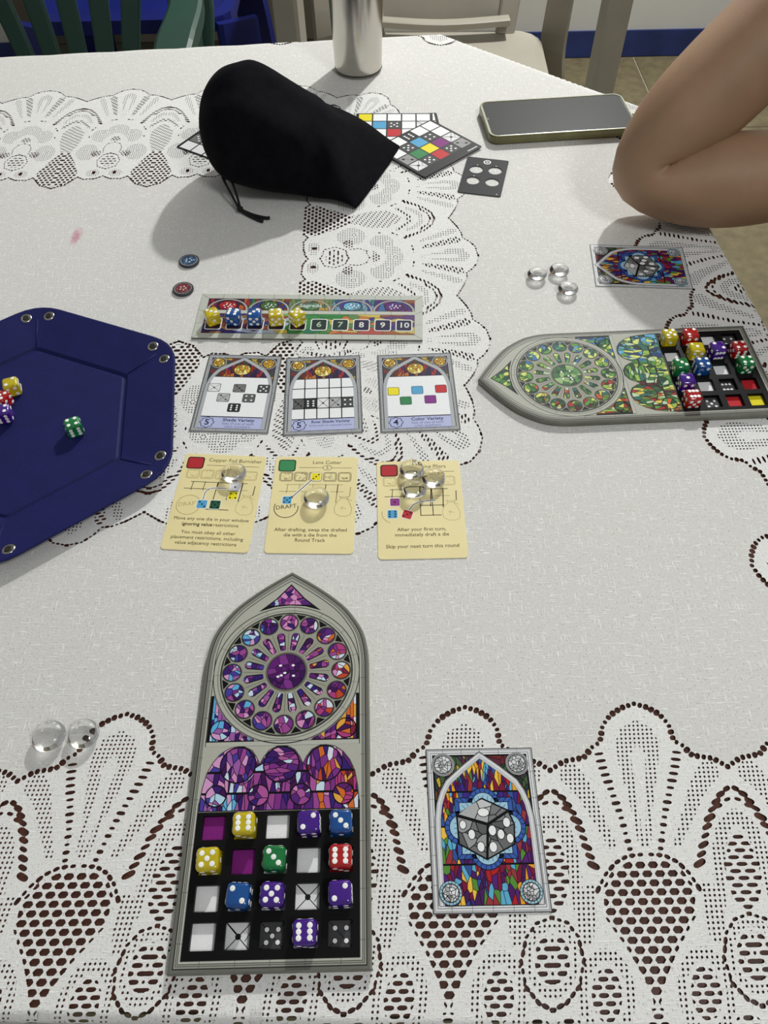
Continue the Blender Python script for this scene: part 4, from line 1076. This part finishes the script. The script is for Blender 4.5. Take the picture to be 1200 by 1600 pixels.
tool_card((-0.1240, 0.3417), -4.5, 'red', 'Copper Foil Burnisher', 3,
          [('Move any one die in your window', 0, -16.8, False, 4.0), ('ignoring value', -9.4, -21.6, True, 4.0), ('restrictions', 11.5, -21.6, False, 4.0), ('You must obey all other', 0, -28.6, False, 4.0), ('placement restrictions, including', 0, -33.2, False, 4.0), ('value adjacency restrictions', 0, -37.8, False, 4.0)],
          'burnish', 'cream tool card titled Copper Foil Burnisher with one glass bead')
tool_card((-0.0520, 0.3379), -2.0, 'green', 'Lens Cutter', 5,
          [('After drafting, swap the drafted', 0, -24.0, False, 4.1), ('die with a die from the', 0, -28.6, False, 4.1), ('Round Track', 0, -33.0, False, 4.1)], 'lens', 'cream tool card titled Lens Cutter with a green square')
tool_card((0.0267, 0.3317), 0.1, 'red', 'Running Pliers', 8,
          [('After your first turn,', 0, -19.2, False, 4.2), ('immediately draft a die', 0, -23.8, False, 4.2), ('Skip your next turn this round', 0, -33.6, False, 4.2)], 'pliers', 'cream tool card with three clear glass beads on it')

# ---------------------------------------------------------------- pattern cards by the bag and the black token card
PATGRP = 'black window pattern cards by the bag'
def pattern_card(loc, deg, rows, label, z=0.15, W=88, H=80):
    root, zz = card_base('pattern_card', W, H, 2.0, M_DARKCARD, loc, deg, label, PATGRP, th=0.6, z=z)
    P = Print(); P.poly(rrect(0, 0, W-.4, H-.4, 1.8, 4), S(34, 35, 37)); P.L += 1
    for j, r_ in enumerate(rows):
        for i, k in enumerate(r_): cell_mark(P, -33.2+16.6*i, 30.6-16.6*j, 15.0, k)
    for k in range(5): P.poly(disc(27+3*k, -35.6, 1.1, n=10), WHITE)
    P.build('printed_face', root, zz)
pattern_card((0.0200, 0.855, 0), -2, [['yellow', 'W', 'W', 'W', 'W'], ['W', 'blue', 5, 'W', 1], ['W', 'W', 'red', 'W', 2], ['red', 4, 'W', 'W', 3]], 'black pattern card with a yellow corner square, under the tilted pattern card', 1.3)
pattern_card((0.0290, 0.853, 0), 4, [['W']*5]*4, 'black pattern card at the bottom of the pile beside the bag', 0.6)
pattern_card((0.0565, 0.8190, 0), 41.5, [['W', 'W', 6, 'W', 'W'], ['W', 5, 'blue', 4, 'W'], [2, 'green', 'yellow', 'purple', 1], [1, 5, 'red', 5, 2]], 'tilted black pattern card with coloured squares on top of the pile', 2.0)
pattern_card((-0.1640, 0.8436, 0), 147, [['W', 5, 'W', 'W', 'W'], ['W', 'W', 'W', 'W', 3], ['W', 'W', 'red', 'W', 'green'], ['W', 'W', 4, 'W', 'W']], 'black pattern card peeking out at the rounded end of the bag', 0.15)

def token_card():
    root = empty('token_card', (0.1125, 0.7630, 0), math.radians(-13.5)); tag(root, 'small black card with four round cut-outs beside the pattern cards', 'card')
    hs = [disc(-9.5, 11, 7.2, n=28), disc(10.5, 12.5, 7.2, n=28), disc(-10, -10.5, 7.2, n=28), disc(10.5, -10, 7.2, n=28)]
    curve_plate('card_stock', rrect(0, 0, 45, 69, 2.2, 4), [h[::-1] for h in hs], .15, .95, M_DARKCARD, root)
    P = Print(); c = disc(0, 27, 4.0, n=24); P.ring(c, disc(0, 27, 2.8, n=24), WHITE)
    for k in range(4): a = k*PI/2+.4; P.line([(0, 27), (2.0*math.cos(a), 27+2.0*math.sin(a))], .9, WHITE)
    P.build('printed_emblem', root, .98)
    for x, y in ((-9.5, 19.8), (10.5, 21.3), (-10, -1.6), (18, -31)):
        P = Print(); P.poly(disc(x, y, .8, n=8), S(200, 200, 200)); P.build('printed_dot', root, .98)
token_card()

# ---------------------------------------------------------------- round score tokens
def score_token(x, y, col, ring_c, label):
    root = empty('score_token', (x, y, 0)); tag(root, label, 'token', 'round score tokens')
    V, F = lathe([(.0092, .0002), (.0096, .0006), (.0096, .0022), (.0092, .0026)], 36); mk('disc', V, F, mat('dark_token_edge', S(52, 54, 60), .45), root, smooth=False)
    P = Print(); P.poly(disc(0, 0, 9.1, n=36), S(60, 62, 70)); P.L += 1
    P.ring(disc(0, 0, 8.2, n=36), disc(0, 0, 7.2, n=36), ring_c); P.L += 1
    for k in range(20): a = k*PI/10; P.line([(7.2*math.cos(a), 7.2*math.sin(a)), (8.2*math.cos(a), 8.2*math.sin(a))], .4, S(50, 50, 54))
    P.glass(disc(0, 0, 6.4, n=26), 22, col, .45, rng=random.Random(4)); P.L += 1
    for k in range(5): a = k*1.256; P.poly(disc(2.6*math.cos(a), 2.6*math.sin(a), .8, n=10), S(214, 220, 226))
    P.build('printed_face', root, 2.63)
score_token(-0.1808, 0.6270, [S(70, 104, 142), S(96, 136, 170), S(50, 80, 120)], S(150, 158, 170), 'round blue centred score token on the cloth')
score_token(-0.1808, 0.5855, [S(150, 50, 50), S(120, 40, 44), S(170, 90, 84)], S(150, 140, 136), 'round red centred score token on the cloth')

# ---------------------------------------------------------------- glass beads
BEAD_ME = None
def bead(x, y, z, label, group, s=1.0, rz=0.0):
    global BEAD_ME
    if BEAD_ME is None:
        prof = [(0.0001, 0)]+[(.0092*math.sin(a)**.9, .0042-.0042*math.cos(a)) for a in np.linspace(.25, PI/2, 8)]+[(.0092*math.cos(a), .0042+.0054*math.sin(a)) for a in np.linspace(.12, PI/2-.02, 12)]
        V, F = lathe(prof, 36)
        # slightly uneven, as poured glass is
        V = [(x*(1+.03*math.sin(2*math.atan2(y, x)+.5)), y*(1+.02*math.cos(3*math.atan2(y, x))), z) for x, y, z in V]
        BEAD_ME = bpy.data.meshes.new('glass_bead'); BEAD_ME.from_pydata(V, [], F); BEAD_ME.materials.append(M_BEAD); BEAD_ME.polygons.foreach_set('use_smooth', [True]*len(BEAD_ME.polygons))
    o = bpy.data.objects.new('glass_bead', BEAD_ME); o.location = (x, y, z+.0003); o.scale = (s, s, s); o.rotation_euler = (0, 0, rz); link(o)
    return tag(o, label, 'glass bead', group)
bead(-0.2035, 0.1650, 0, 'clear glass bead touching its twin, farther from the purple rose board', 'pair of beads left of the purple board', 1.05)
bead(-0.1830, 0.1660, 0, 'clear glass bead over the lace chain, between its twin bead and the purple board', 'pair of beads left of the purple board', 1.0, 2)
for k, (x, y, lab) in enumerate(((0.1460, 0.5930, 'clear glass bead of the loose trio, farthest from the stained glass card'), (0.1673, 0.5985, 'clear glass bead of the loose trio, farthest from the green rose board'), (0.1712, 0.5715, 'clear glass bead of the loose trio, nearest the green rose board'))):
    bead(x, y, 0, lab, 'trio of beads near the green board', .98, k*1.3)
bead(-0.1120, 0.3640, .0007, 'clear glass bead on the Copper Foil Burnisher card', 'beads on the tool cards')
bead(-0.0490, 0.3390, .0007, 'clear glass bead on the Lens Cutter card', 'beads on the tool cards', 1.03, 1)
for k, (x, y, lab) in enumerate(((0.0215, 0.3640, 'clear glass bead covering the title of the Pliers card'), (0.0375, 0.3555, 'clear glass bead on the Pliers card, farthest from its red square'), (0.0225, 0.3455, 'clear glass bead over the grid lines of the Pliers card'))):
    bead(x, y, .0007, lab, 'cluster of beads on a tool card', .98, k)

# ================================================================== hexagonal dice tray
M_TRAY = mat('navy_leatherette', S(27, 30, 84), 0.6, var=0.10, scale=60, bump=0.25, bscale=900, spec=0.2)
M_STEEL = mat('nickel_rivet', S(190, 188, 180), 0.25, metal=1.0)
M_RIVETHOLE = mat('rivet_socket', S(48, 46, 42), 0.5, metal=0.3)
def dice_tray():
    cx, cy, rot = -0.2857, 0.4177, math.radians(7)
    root = empty('dice_tray', (cx, cy, 0), rot); tag(root, 'navy blue hexagonal folding dice tray with snap rivets', 'dice tray')
    def ring(Rv, cut, z, nseg=5):
        """hexagon (vertex radius mm) with rounded corners of length cut"""
        P = []
        for k in range(6):
            a = PI/2-k*PI/3; v = Vector((Rv*math.cos(a), Rv*math.sin(a), 0))
            prv = Vector((Rv*math.cos(a+PI/3), Rv*math.sin(a+PI/3), 0)); nxt = Vector((Rv*math.cos(a-PI/3), Rv*math.sin(a-PI/3), 0))
            p0 = v+(prv-v).normalized()*cut; p2 = v+(nxt-v).normalized()*cut
            for t in range(nseg+1):
                u = t/nseg; q = p0*(1-u)**2+v*2*u*(1-u)+p2*u*u; P.append((q.x*.001, q.y*.001, z*.001))
        return P
    prof_in = [(87.5, 3, 2.6), (89.4, 3.5, 1.3), (91.2, 4, 1.5), (93.2, 5, 3.3), (108, 8, 6.0), (124, 14, 9.0), (138.6, 22, 11.6)]
    prof_out = [(140, 22, 11.4), (140.2, 22, 10.2), (125, 14, 7.2), (109, 8, 3.8), (94, 5, .6), (91, 4, .3)]
    V, F = [], []; rings = prof_in+prof_out
    n = 36
    for r_, c_, z_ in rings: V += ring(r_, c_, z_)
    for q in range(len(rings)-1):
        for k in range(n): F.append((q*n+k, (q+1)*n+k, (q+1)*n+(k+1) % n, q*n+(k+1) % n))
    F.append(tuple(range(n))); F.append(tuple(range((len(rings)-1)*n, len(rings)*n))[::-1])
    body = mk('tray_body', V, F, M_TRAY, root)
    # pressed crease seams from floor corners up to the rim
    for k in range(6):
        a = PI/2-k*PI/3
        e = (math.cos(a), math.sin(a)); 
        b_ = PI/2-(k+1)*PI/3; e2 = (math.cos(b_), math.sin(b_))
        v, f = tube([(e[0]*.0925, e[1]*.0925, .0030), (e[0]*.108, e[1]*.108, .0064), (e[0]*.121, e[1]*.121, .0088)], .0009, 6); mk('crease', v, f, M_TRAY, root, smooth=True)
        # two rivets per corner, seated on the sloping wall
        for s in (-1, 1):
            t = Vector((-math.sin(a), math.cos(a), 0)); base = Vector((e[0], e[1], 0))
            p = base*.1235+t*(s*.0098)+Vector((0, 0, .0093))
            wn = Vector((math.cos(a+s*PI/6), math.sin(a+s*PI/6), 0)); nrm = (Vector((0, 0, 1))-wn*.19).normalized()
            Vr, Fr = lathe([(.0046, -.0012), (.0050, .0002), (.0046, .0010), (.0036, .0013), (.0026, .0009), (.0022, .0001)], 24, True, True)
            ro = mk('rivet', Vr, Fr, M_STEEL, root, smooth=True); q = nrm.to_track_quat('Z', 'Y'); ro.rotation_mode = 'QUATERNION'; ro.rotation_quaternion = q; ro.location = p
            Vs, Fs = lathe([(.0030, .0000), (.0028, .0014), (.0014, .0011)], 16); mk('socket', Vs, Fs, M_RIVETHOLE, ro, smooth=True)
    return root
dice_tray()
TZ = .0029
die('green', 4, -0.2405, 0.4100, TZ, 24, 'green die lying alone on the tray floor', 'dice in the tray')
die('yellow', 2, -0.3010, 0.4555, TZ, 20, 'yellow die in the tray beside the red die', 'dice in the tray')
die('red', 5, -0.3045, 0.4405, TZ, 75, 'red die in the tray between yellow and purple dice', 'dice in the tray')
die('purple', 4, -0.2995, 0.4255, TZ, 10, 'purple die in the tray in front of the red die', 'dice in the tray')

# ================================================================== black drawstring bag
M_VELVET = mat('black_velvet', S(16, 16, 20), 0.95, var=0.25, scale=90, bump=0.3, bscale=1200, sheen=0.02, spec=0.05)
M_CORD = mat('black_cord', S(16, 16, 18), 0.8, bump=0.4, bscale=1500)
def bag():
    root = empty('drawstring_bag', (-0.09, 0.77, 0)); tag(root, 'black velvet drawstring bag lying open on the lace cloth', 'bag')
    # stations from the flat bottom seam to the puffed mouth: x, y centre, half width, height, base lift, lean
    st = [(3, 764, 58, 3, .6), (-10, 764, 57, 20, .5), (-28, 765, 56, 44, .5), (-48, 766, 57, 61, .4), (-70, 768, 57, 75, .4), (-92, 770, 57, 89, .4), (-112, 772, 57, 101, .5), (-130, 774, 55, 107, 1.5), (-147, 776, 51, 105, 4), (-160, 778, 44, 97, 10), (-170, 779, 34, 84, 20), (-176, 780, 20, 68, 32), (-178, 780, 6, 56, 44)]
    A_ = [p for p in smooth_path([(a, b, c) for a, b, c, d, e in st], 4)]; B_ = [p for p in smooth_path([(d, e, 0) for a, b, c, d, e in st], 4)]
    st = [(a.x, a.y, a.z, b_.x, max(.3, b_.y)) for a, b_ in zip(A_, B_)]
    V, F = [], []; n = 72
    for i, (x, y, w_, h_, z0) in enumerate(st):
        t = i/(len(st)-1)
        for k in range(n):
            a = 2*PI*k/n; c, s = math.cos(a), math.sin(a)
            # flattened below, crowned above; folds swell and sink along the cloth
            ex = 1.0 if s > 0 else .55
            fold = 1+.045*math.sin(3*a+2.2*t*PI)*min(1, 4*t*(1-t)+.1)+.03*math.sin(7*a-5*t)*min(1, 4*t*(1-t))
            yy = math.copysign(abs(c)**(.4+.6*min(1, t*3)), c)*w_*fold; hh = (h_-z0)/2
            zz = z0+hh+math.copysign(abs(s)**ex, s)*hh*(fold if s > 0 else 1)
            seam = (y-764)
            V.append(((x+90+(yy*.43)*(1-t)**1.5)*.001, (y+yy-770)*.001, zz*.001))
    for i in range(len(st)-1):
        for k in range(n): F.append((i*n+k, (i+1)*n+k, (i+1)*n+(k+1) % n, i*n+(k+1) % n))
    F.append(tuple(range(n))); F.append(tuple(range((len(st)-1)*n, len(st)*n))[::-1])
    b = mk('bag_cloth', V, F, M_VELVET, root, smooth=True)
    # pressed-in pleat running down from the crown
    me = b.data; CR = [(-.112, .112), (-.092, .098), (-.070, .082), (-.055, .066), (-.048, .048), (-.053, .028)]
    for v in me.vertices:
        x, y, z = v.co.x+ -.09, v.co.y+.77, v.co.z
        if y < .800:
            best, side = 1e9, 1
            for (p, q) in zip(CR, CR[1:]):
                ex, ez = q[0]-p[0], q[1]-p[1]; L2 = ex*ex+ez*ez; t_ = min(1, max(0, ((x-p[0])*ex+(z-p[1])*ez)/L2)); dx_, dz_ = x-p[0]-ex*t_, z-p[1]-ez*t_; dd = math.hypot(dx_, dz_)
                if dd < best: best = dd; side = 1 if (ex*dz_-ez*dx_) > 0 else -1
            d = best*side; fade = min(1, max(0, (z-.012)/.03))
            v.co.y += fade*(.012*math.exp(-((d+.007)/.010)**2)-.009*math.exp(-((d-.010)/.010)**2))
            d2 = z-(.05+.25*(x+.10)); v.co.y += fade*.004*math.exp(-((d2)/.008)**2)*min(1, max(0, (-.02-x)/.03))
    sub = b.modifiers.new('soft', 'SUBSURF'); sub.levels = 1; sub.render_levels = 1
    # drawstring: two strands to a knot, then two loose ends
    def cord(pts, r=.0013):
        v, f = tube(smooth_path([(x+.09, y-.77, z) for x, y, z in pts], 6), r, 8); mk('drawstring', v, f, M_CORD, root, smooth=True)
    cord([(-.1600, .750, .016), (-.1565, .737, .018), (-.1490, .722, .013), (-.1400, .7060, .005)])
    cord([(-.1570, .748, .012), (-.1505, .737, .022), (-.1440, .723, .015), (-.1390, .7070, .006)])
    cord([(-.1390, .7060, .004), (-.1300, .6985, .0022), (-.1190, .6900, .0022), (-.1150, .6880, .0022)], .0016)
    cord([(-.1390, .7060, .004), (-.1260, .6990, .0024), (-.1130, .6935, .0024), (-.1085, .6940, .0024)], .0016)
    v, f = lathe([(.0001, -.003)]+[(.0033*math.sin(a), -.003*math.cos(a)) for a in np.linspace(.3, PI-.3, 8)]+[(.0001, .003)], 14); mk('knot', v, f, M_CORD, root, loc=(-.1390+.09, .7060-.77, .0048), smooth=True)
bag()

# ================================================================== phone
def phone():
    M_SCREEN = mat('dark_phone_glass', S(28, 30, 33), 0.25, var=0.1, spec=0.07); M_CASE = mat('clear_green_case', S(128, 126, 84), 0.25, trans=0.25, var=0.2); M_RIM = mat('silver_rim', S(150, 152, 140), .25, metal=.8); M_CAMERA = mat('black_lens', S(6, 6, 8), .1)
    root = empty('smartphone', (0.2045, 0.8690, 0), math.radians(4.6)); tag(root, 'dark screened phone in a translucent olive case lying on the cloth', 'phone')
    L, W = 167, 78
    def lay(Ls, Ws, r, z): return [(x*.001, y*.001, z*.001) for x, y in rrect(0, 0, Ls, Ws, r, 6)]
    def loft(name, rings, m, cap=True):
        V, F = [], []; n = 28
        for q in rings: V += q
        for i in range(len(rings)-1):
            for k in range(n): F.append((i*n+k, i*n+(k+1) % n, (i+1)*n+(k+1) % n, (i+1)*n+k))
        if cap: F.append(tuple(range(n))[::-1]); F.append(tuple((len(rings)-1)*n+k for k in range(n)))
        return mk(name, V, F, m, root, smooth=False)
    loft('case', [lay(L-4, W-4, 9, .2), lay(L, W, 11, 2), lay(L, W, 11, 8.6), lay(L-1, W-1, 10.5, 10.2), lay(L-4, W-4, 9, 10.2), lay(L-4.4, W-4.4, 9, 9.0)], M_CASE)
    loft('metal_rim', [lay(L-4.6, W-4.6, 8.8, 9.0), lay(L-4.6, W-4.6, 8.8, 9.7), lay(L-6, W-6, 8, 9.8)], M_RIM)
    loft('screen', [lay(L-6, W-6, 8, 9.3), lay(L-6, W-6, 8, 9.86)], M_SCREEN)
    v, f = lathe([(.0016, 0), (.0016, .00006)], 16); mk('front_camera', v, f, M_CAMERA, root, loc=(-.0795, .0, .00988))
    from_bm('side_button', box(-.045, -.028, .0388, .0397, .005, .0075, .0004, 1), M_RIM, root)
phone()

# ================================================================== steel tumbler
def tumbler():
    M = mat('brushed_steel', S(196, 192, 184), 0.22, metal=1.0, var=.06, scale=14, bump=.03, bscale=60)
    root = empty('steel_tumbler', (-0.0205, 1.0080, 0)); tag(root, 'tall stainless steel tumbler standing at the back of the table', 'tumbler')
    V, F = lathe([(.0255, .0003), (.0278, .0008), (.0288, .003), (.0292, .012), (.0305, .05), (.0325, .10), (.0345, .15), (.0352, .172), (.0356, .1735), (.0346, .174), (.0336, .172), (.0325, .145), (.029, .06), (.027, .01)], 64, True, True); mk('cup_body', V, F, M, root, smooth=True)
    V, F = lathe([(.0289, .0025), (.0293, .0032), (.0293, .0040), (.0290, .0046)], 64, False, False); mk('base_band', V, F, mat('dark_steel_seam', S(90, 88, 84), .35, metal=1), root, smooth=True)
tumbler()

# ================================================================== person leaning on the table edge
def skin_mat():
    m = mat('tan_skin', S(160, 127, 99), 0.55, var=.10, scale=22, bump=.08, bscale=500)
    return m
def skin_mesh(name, nodes, edges, m, parent, sub=2, root_i=0):
    me = bpy.data.meshes.new(name); me.from_pydata([n[0] for n in nodes], edges, []); me.materials.append(m)
    o = link(bpy.data.objects.new(name, me), parent)
    md = o.modifiers.new('skin', 'SKIN'); md.use_smooth_shade = True
    if not me.skin_vertices: me.skin_vertices.new()
    sv = me.skin_vertices[0].data
    for i, n in enumerate(nodes):
        sv[i].radius = n[1] if isinstance(n[1], tuple) else (n[1], n[1]); sv[i].use_root = (i == root_i)
    s = o.modifiers.new('smooth', 'SUBSURF'); s.levels = sub; s.render_levels = sub
    return o
def person():
    M_SK = skin_mat(); M_SHIRT = mat('dark_shirt', S(52, 58, 70), .85, var=.1, bump=.2, bscale=200); M_HAIR = mat('dark_hair', S(30, 22, 18), .6, bump=.6, bscale=120); M_TR = mat('blue_denim', S(58, 70, 98), .85)
    root = empty('person', (0.72, 0.62, FLOOR_Z)); tag(root, 'person in dark shirt leaning a bare bent elbow on the table edge', 'person')
    O = Vector((0.72, 0.62, FLOOR_Z))
    N, E = [], []
    def nd(x, y, z, r, link_to=None):
        N.append(((x-O.x, y-O.y, z-O.z), r)); i = len(N)-1
        if link_to is not None: E.append((link_to, i))
        return i
    pel = nd(.80, .60, -.22, (.13, .15)); ab = nd(.77, .60, -.05, (.11, .145), pel); ch = nd(.70, .60, .12, (.11, .16), ab); up = nd(.645, .60, .235, (.085, .13), ch); nk = nd(.62, .60, .315, .052, up)
    # head
    h0 = nd(.60, .60, .375, (.066, .066), nk); h1 = nd(.592, .60, .445, (.085, .078), h0); h2 = nd(.60, .60, .52, (.074, .07), h1)
    # right arm: shoulder, elbow on the table, forearm folded back
    s = nd(.580, .765, .272, .062, up); a1 = nd(.480, .775, .250, .056, s); a2 = nd(.398, .754, .190, .0500, a1); a3 = nd(.330, .724, .132, .0470, a2); a4 = nd(.272, .700, .078, .0480, a3)
    el = nd(.2400, .6840, .0400, .0370, a4); f1 = nd(.292, .676, .0420, .0460, el); f2 = nd(.352, .674, .0450, .0460, f1); f3 = nd(.440, .672, .058, .037, f2); wr = nd(.505, .662, .078, .026, f3)
    pm = nd(.535, .655, .092, (.018, .032), wr); kn = nd(.560, .630, .100, (.014, .036), pm)
    for k, (dx, dy, ln) in enumerate(((.010, -.050, .9), (.022, -.052, 1.0), (.032, -.046, .95), (.040, -.036, .75))):
        b0 = nd(.548+.010*k, .622+.006*k, .104-.006*k, .0095, kn); b1 = nd(.548+.010*k+dx*.5, .622+.006*k+dy*.55*ln, .108-.006*k, .0088, b0); b2 = nd(.548+.010*k+dx, .622+.006*k+dy*ln, .098-.006*k, .0078, b1)
    th = nd(.515, .640, .104, .0110, pm); nd(.508, .612, .112, .0095, th)
    # left arm, lowered beside the body
    s2 = nd(.570, .430, .262, .060, up); l1 = nd(.575, .385, .160, .050, s2); l2 = nd(.590, .370, .03, .043, l1); l3 = nd(.58, .40, -.10, .038, l2); l4 = nd(.56, .45, -.17, .026, l3); l5 = nd(.55, .50, -.185, (.016, .034), l4); nd(.548, .545, -.19, (.011, .030), l5)
    # legs
    for sy in (-1, 1):
        hp = nd(.78, .60+sy*.10, -.26, .085, pel); kx = nd(.55, .60+sy*.13, -.28, .062, hp); mid = nd(.50, .60+sy*.13, -.33, .058, kx); an = nd(.56, .60+sy*.13, -.66, .038, mid); ft = nd(.52, .60+sy*.13, -.715, .034, an); nd(.40, .60+sy*.14, -.722, .026, ft)
    body = skin_mesh('body', N, E, M_SK, root, 2, pel)
    # shirt: a shell just outside the torso, short sleeves
    N, E = [], []
    p0 = nd(.80, .60, -.24, (.142, .166)); p1 = nd(.77, .60, -.05, (.122, .160), p0); p2 = nd(.70, .60, .12, (.122, .174), p1); p3 = nd(.648, .60, .225, (.098, .146), p2)
    q1 = nd(.565, .772, .258, .071, p3); q2 = nd(.505, .790, .252, .068, q1); w1 = nd(.574, .432, .258, .071, p3); nd(.578, .39, .18, .062, w1)
    skin_mesh('shirt', N, E, M_SHIRT, root, 2, p0)
    # hair cap, eyes, nose, mouth, ears
    def blob(name, c, r, m, n=16):
        bm = bmesh.new(); bmesh.ops.create_uvsphere(bm, u_segments=n, v_segments=n//2+2, radius=1)
        for v in bm.verts: v.co = Vector((c[0]-O.x+v.co.x*r[0], c[1]-O.y+v.co.y*r[1], c[2]-O.z+v.co.z*r[2]))
        return from_bm(name, bm, m, root, smooth=True)
    blob('hair', (.617, .60, .492), (.094, .090, .098), M_HAIR, 24)
    for sy in (-1, 1):
        blob('eye', (.515, .60+sy*.032, .452), (.010, .013, .009), mat('eye_white', S(230, 228, 224), .2)); blob('ear', (.600, .60+sy*.080, .440), (.018, .008, .030), M_SK)
    blob('nose', (.505, .60, .425), (.016, .014, .022), M_SK); blob('mouth', (.516, .60, .385), (.008, .024, .006), mat('lips', S(150, 84, 76), .5))
person()

# ================================================================== plastic chairs behind the table
def plastic(name, c): return mat(name, c, .42, var=.06, scale=8)
def rib(name, pts, w, th, m, parent, up=(0, 0, 1)):
    """flat moulded strip of width w and thickness th swept along pts"""
    P = smooth_path(pts, 5); V, F = [], []
    W = w if isinstance(w, (list, tuple)) else [w, w]
    for i, p in enumerate(P):
        t = (P[min(i+1, len(P)-1)]-P[max(i-1, 0)]).normalized(); nrm = Vector(up); side = t.cross(nrm)
        if side.length < .05: side = t.cross(Vector((0, 1, 0)))
        side.normalize(); nn = side.cross(t).normalized(); ww = np.interp(i/(len(P)-1), np.linspace(0, 1, len(W)), W)/2
        b = .25*ww
        for (a, c) in ((-ww, -th/2+b*0), (ww, -th/2), (ww, th/2), (ww*.8, th*.7), (-ww*.8, th*.7), (-ww, th/2)): V.append(p+side*a+nn*c)
    n = 6
    for i in range(len(P)-1):
        for k in range(n): F.append((i*n+k, i*n+(k+1) % n, (i+1)*n+(k+1) % n, (i+1)*n+k))
    F.append(tuple(range(n))[::-1]); F.append(tuple((len(P)-1)*n+k for k in range(n)))
    o = mk(name, V, F, m, parent, smooth=False); bm = bmesh.new(); bm.from_mesh(o.data); bmesh.ops.recalc_face_normals(bm, faces=bm.faces); bm.to_mesh(o.data); bm.free()
    return o
def slab_mesh(name, outline, z, th, m, parent, dish=0.012):
    """dished seat from an outline (metres)"""
    n = len(outline); cx = sum(p[0] for p in outline)/n; cy = sum(p[1] for p in outline)/n; V, F = [], []
    rings = [(1.0, -th), (1.0, 0), (.9, .004), (.6, -dish*.7), (.25, -dish)]
    for k, dz in rings: V += [(cx+(x-cx)*k, cy+(y-cy)*k, z+dz) for x, y in outline]
    for q in range(len(rings)-1):
        for k in range(n): F.append((q*n+k, q*n+(k+1) % n, (q+1)*n+(k+1) % n, (q+1)*n+k))
    F.append(tuple(range(n))[::-1]); F.append(tuple((len(rings)-1)*n+k for k in range(n)))
    return mk(name, V, F, m, parent, smooth=False)
def chair(name, loc, rz, m, label, kind, slats=5, back_w=.40, seat_h=.43, arms=True, ax=.252, lw=1.0):
    """moulded plastic armchair: origin on the floor under the seat, front towards -y"""
    root = empty(name, (loc[0], loc[1], FLOOR_Z), rz); tag(root, label, 'chair', 'plastic chairs behind the table')
    sw = .24
    slab_mesh('seat', [(x*.001, y*.001) for x, y in rrect(0, 0, 2000*sw*1.0, 440, 70, 4)], seat_h, .03, m, root)
    for sx in (-1, 1):
        rib('leg', [(sx*(ax+.013), -.235, 0), (sx*(ax+.003), -.215, .25), (sx*(ax-.002), -.20, seat_h-.01)]+([(sx*ax, -.19, .63)] if arms else []), [.045*lw, .055*lw, .060*lw, .058*lw], .022, m, root, (sx*.5, -1, 0))
        rib('leg', [(sx*ax, .285, 0), (sx*(ax-.017), .235, .22), (sx*(ax-.037), .205, seat_h)]+([(sx*(ax-.02), .215, .67)] if arms else []), [.045*lw, .055*lw, .06*lw, .05*lw], .022, m, root, (sx*.5, 1, 0))
        if arms: rib('armrest', [(sx*ax, -.20, .625), (sx*(ax+.01), -.10, .655), (sx*(ax+.01), .06, .655), (sx*(ax-.017), .22, .68)], [.05, .06, .055, .045], .022, m, root)
    # back: arched outer frame, then slats or a panel
    lean = lambda z: .205+(z-seat_h)*.26
    hw = back_w/2+.02; top = .86
    arch = [(-hw*.92, lean(seat_h), seat_h), (-hw*1.05, lean(.58), .58), (-hw, lean(.72), .72), (-hw*.68, lean(.82), .82), (0, lean(top), top), (hw*.68, lean(.82), .82), (hw, lean(.72), .72), (hw*1.05, lean(.58), .58), (hw*.92, lean(seat_h), seat_h)]
    rib('back_frame', arch, .045, .02, m, root, (0, -1, .3))
    if kind == 'slats':
        for k in range(slats):
            u = (k+.5)/slats*2-1; xb = u*hw*.45; xt = u*hw*.92; zt = .80-.10*u*u
            rib('slat', [(xb, lean(seat_h)-.004, seat_h-.01), (xb*.6+xt*.4, lean(.6), .6), (xt, lean(zt), zt+.03)], [.030, .036, .046], .010, m, root, (0, -1, .3))
    else:
        pts = [(-hw*.95, seat_h+.02), (hw*.95, seat_h+.02), (hw, .6), (hw*.97, .72), (hw*.66, .81), (0, .85), (-hw*.66, .81), (-hw*.97, .72), (-hw, .6)]
        V = [(x, lean(z)-.006-.01*(1-(x/hw)**2)*-1, z) for x, z in pts]+[(x, lean(z)+.006, z) for x, z in pts]; n = len(pts)
        mk('back_panel', V, [tuple(range(n)), tuple(range(n, 2*n))[::-1]]+[(i, n+i, n+(i+1) % n, (i+1) % n) for i in range(n)], m, root)
        rib('back_ledge', [(-hw*.95, lean(seat_h)-.02, seat_h+.035), (0, lean(seat_h)-.03, seat_h+.03), (hw*.95, lean(seat_h)-.02, seat_h+.035)], .03, .012, m, root)
    return root
M_GREEN = plastic('dark_green_plastic', S(36, 66, 56)); M_NAVY = plastic('navy_plastic', S(20, 30, 104)); M_WHITEP = plastic('white_plastic', S(166, 160, 146))
gc = chair('plastic_armchair', (-0.575, 1.395), 0.02, M_GREEN, 'dark green slatted plastic armchair pulled up to the table', 'slats', 5, .44)
bc = chair('plastic_armchair', (-0.575, 2.22), 0.0, M_NAVY, 'navy blue solid backed plastic chair behind the green chair', 'panel', arms=False, back_w=.50, seat_h=.42, lw=1.7)
tagp = from_bm('paper_sticker', box(-.03, .03, -.001, .001, -.022, .022), mat('white_paper', S(200, 198, 190), .7), bc); tagp.location = (.10, .205+.10*.26-.012, .52); tagp.rotation_euler = (-.25, 0, 0); tagp['label'] = 'white paper sticker'
wc = chair('plastic_armchair', (0.155, 1.84), -0.03, M_WHITEP, 'white plastic armchair with a solid back near the wall', 'panel', arms=True, back_w=.30, seat_h=.36, ax=.315)
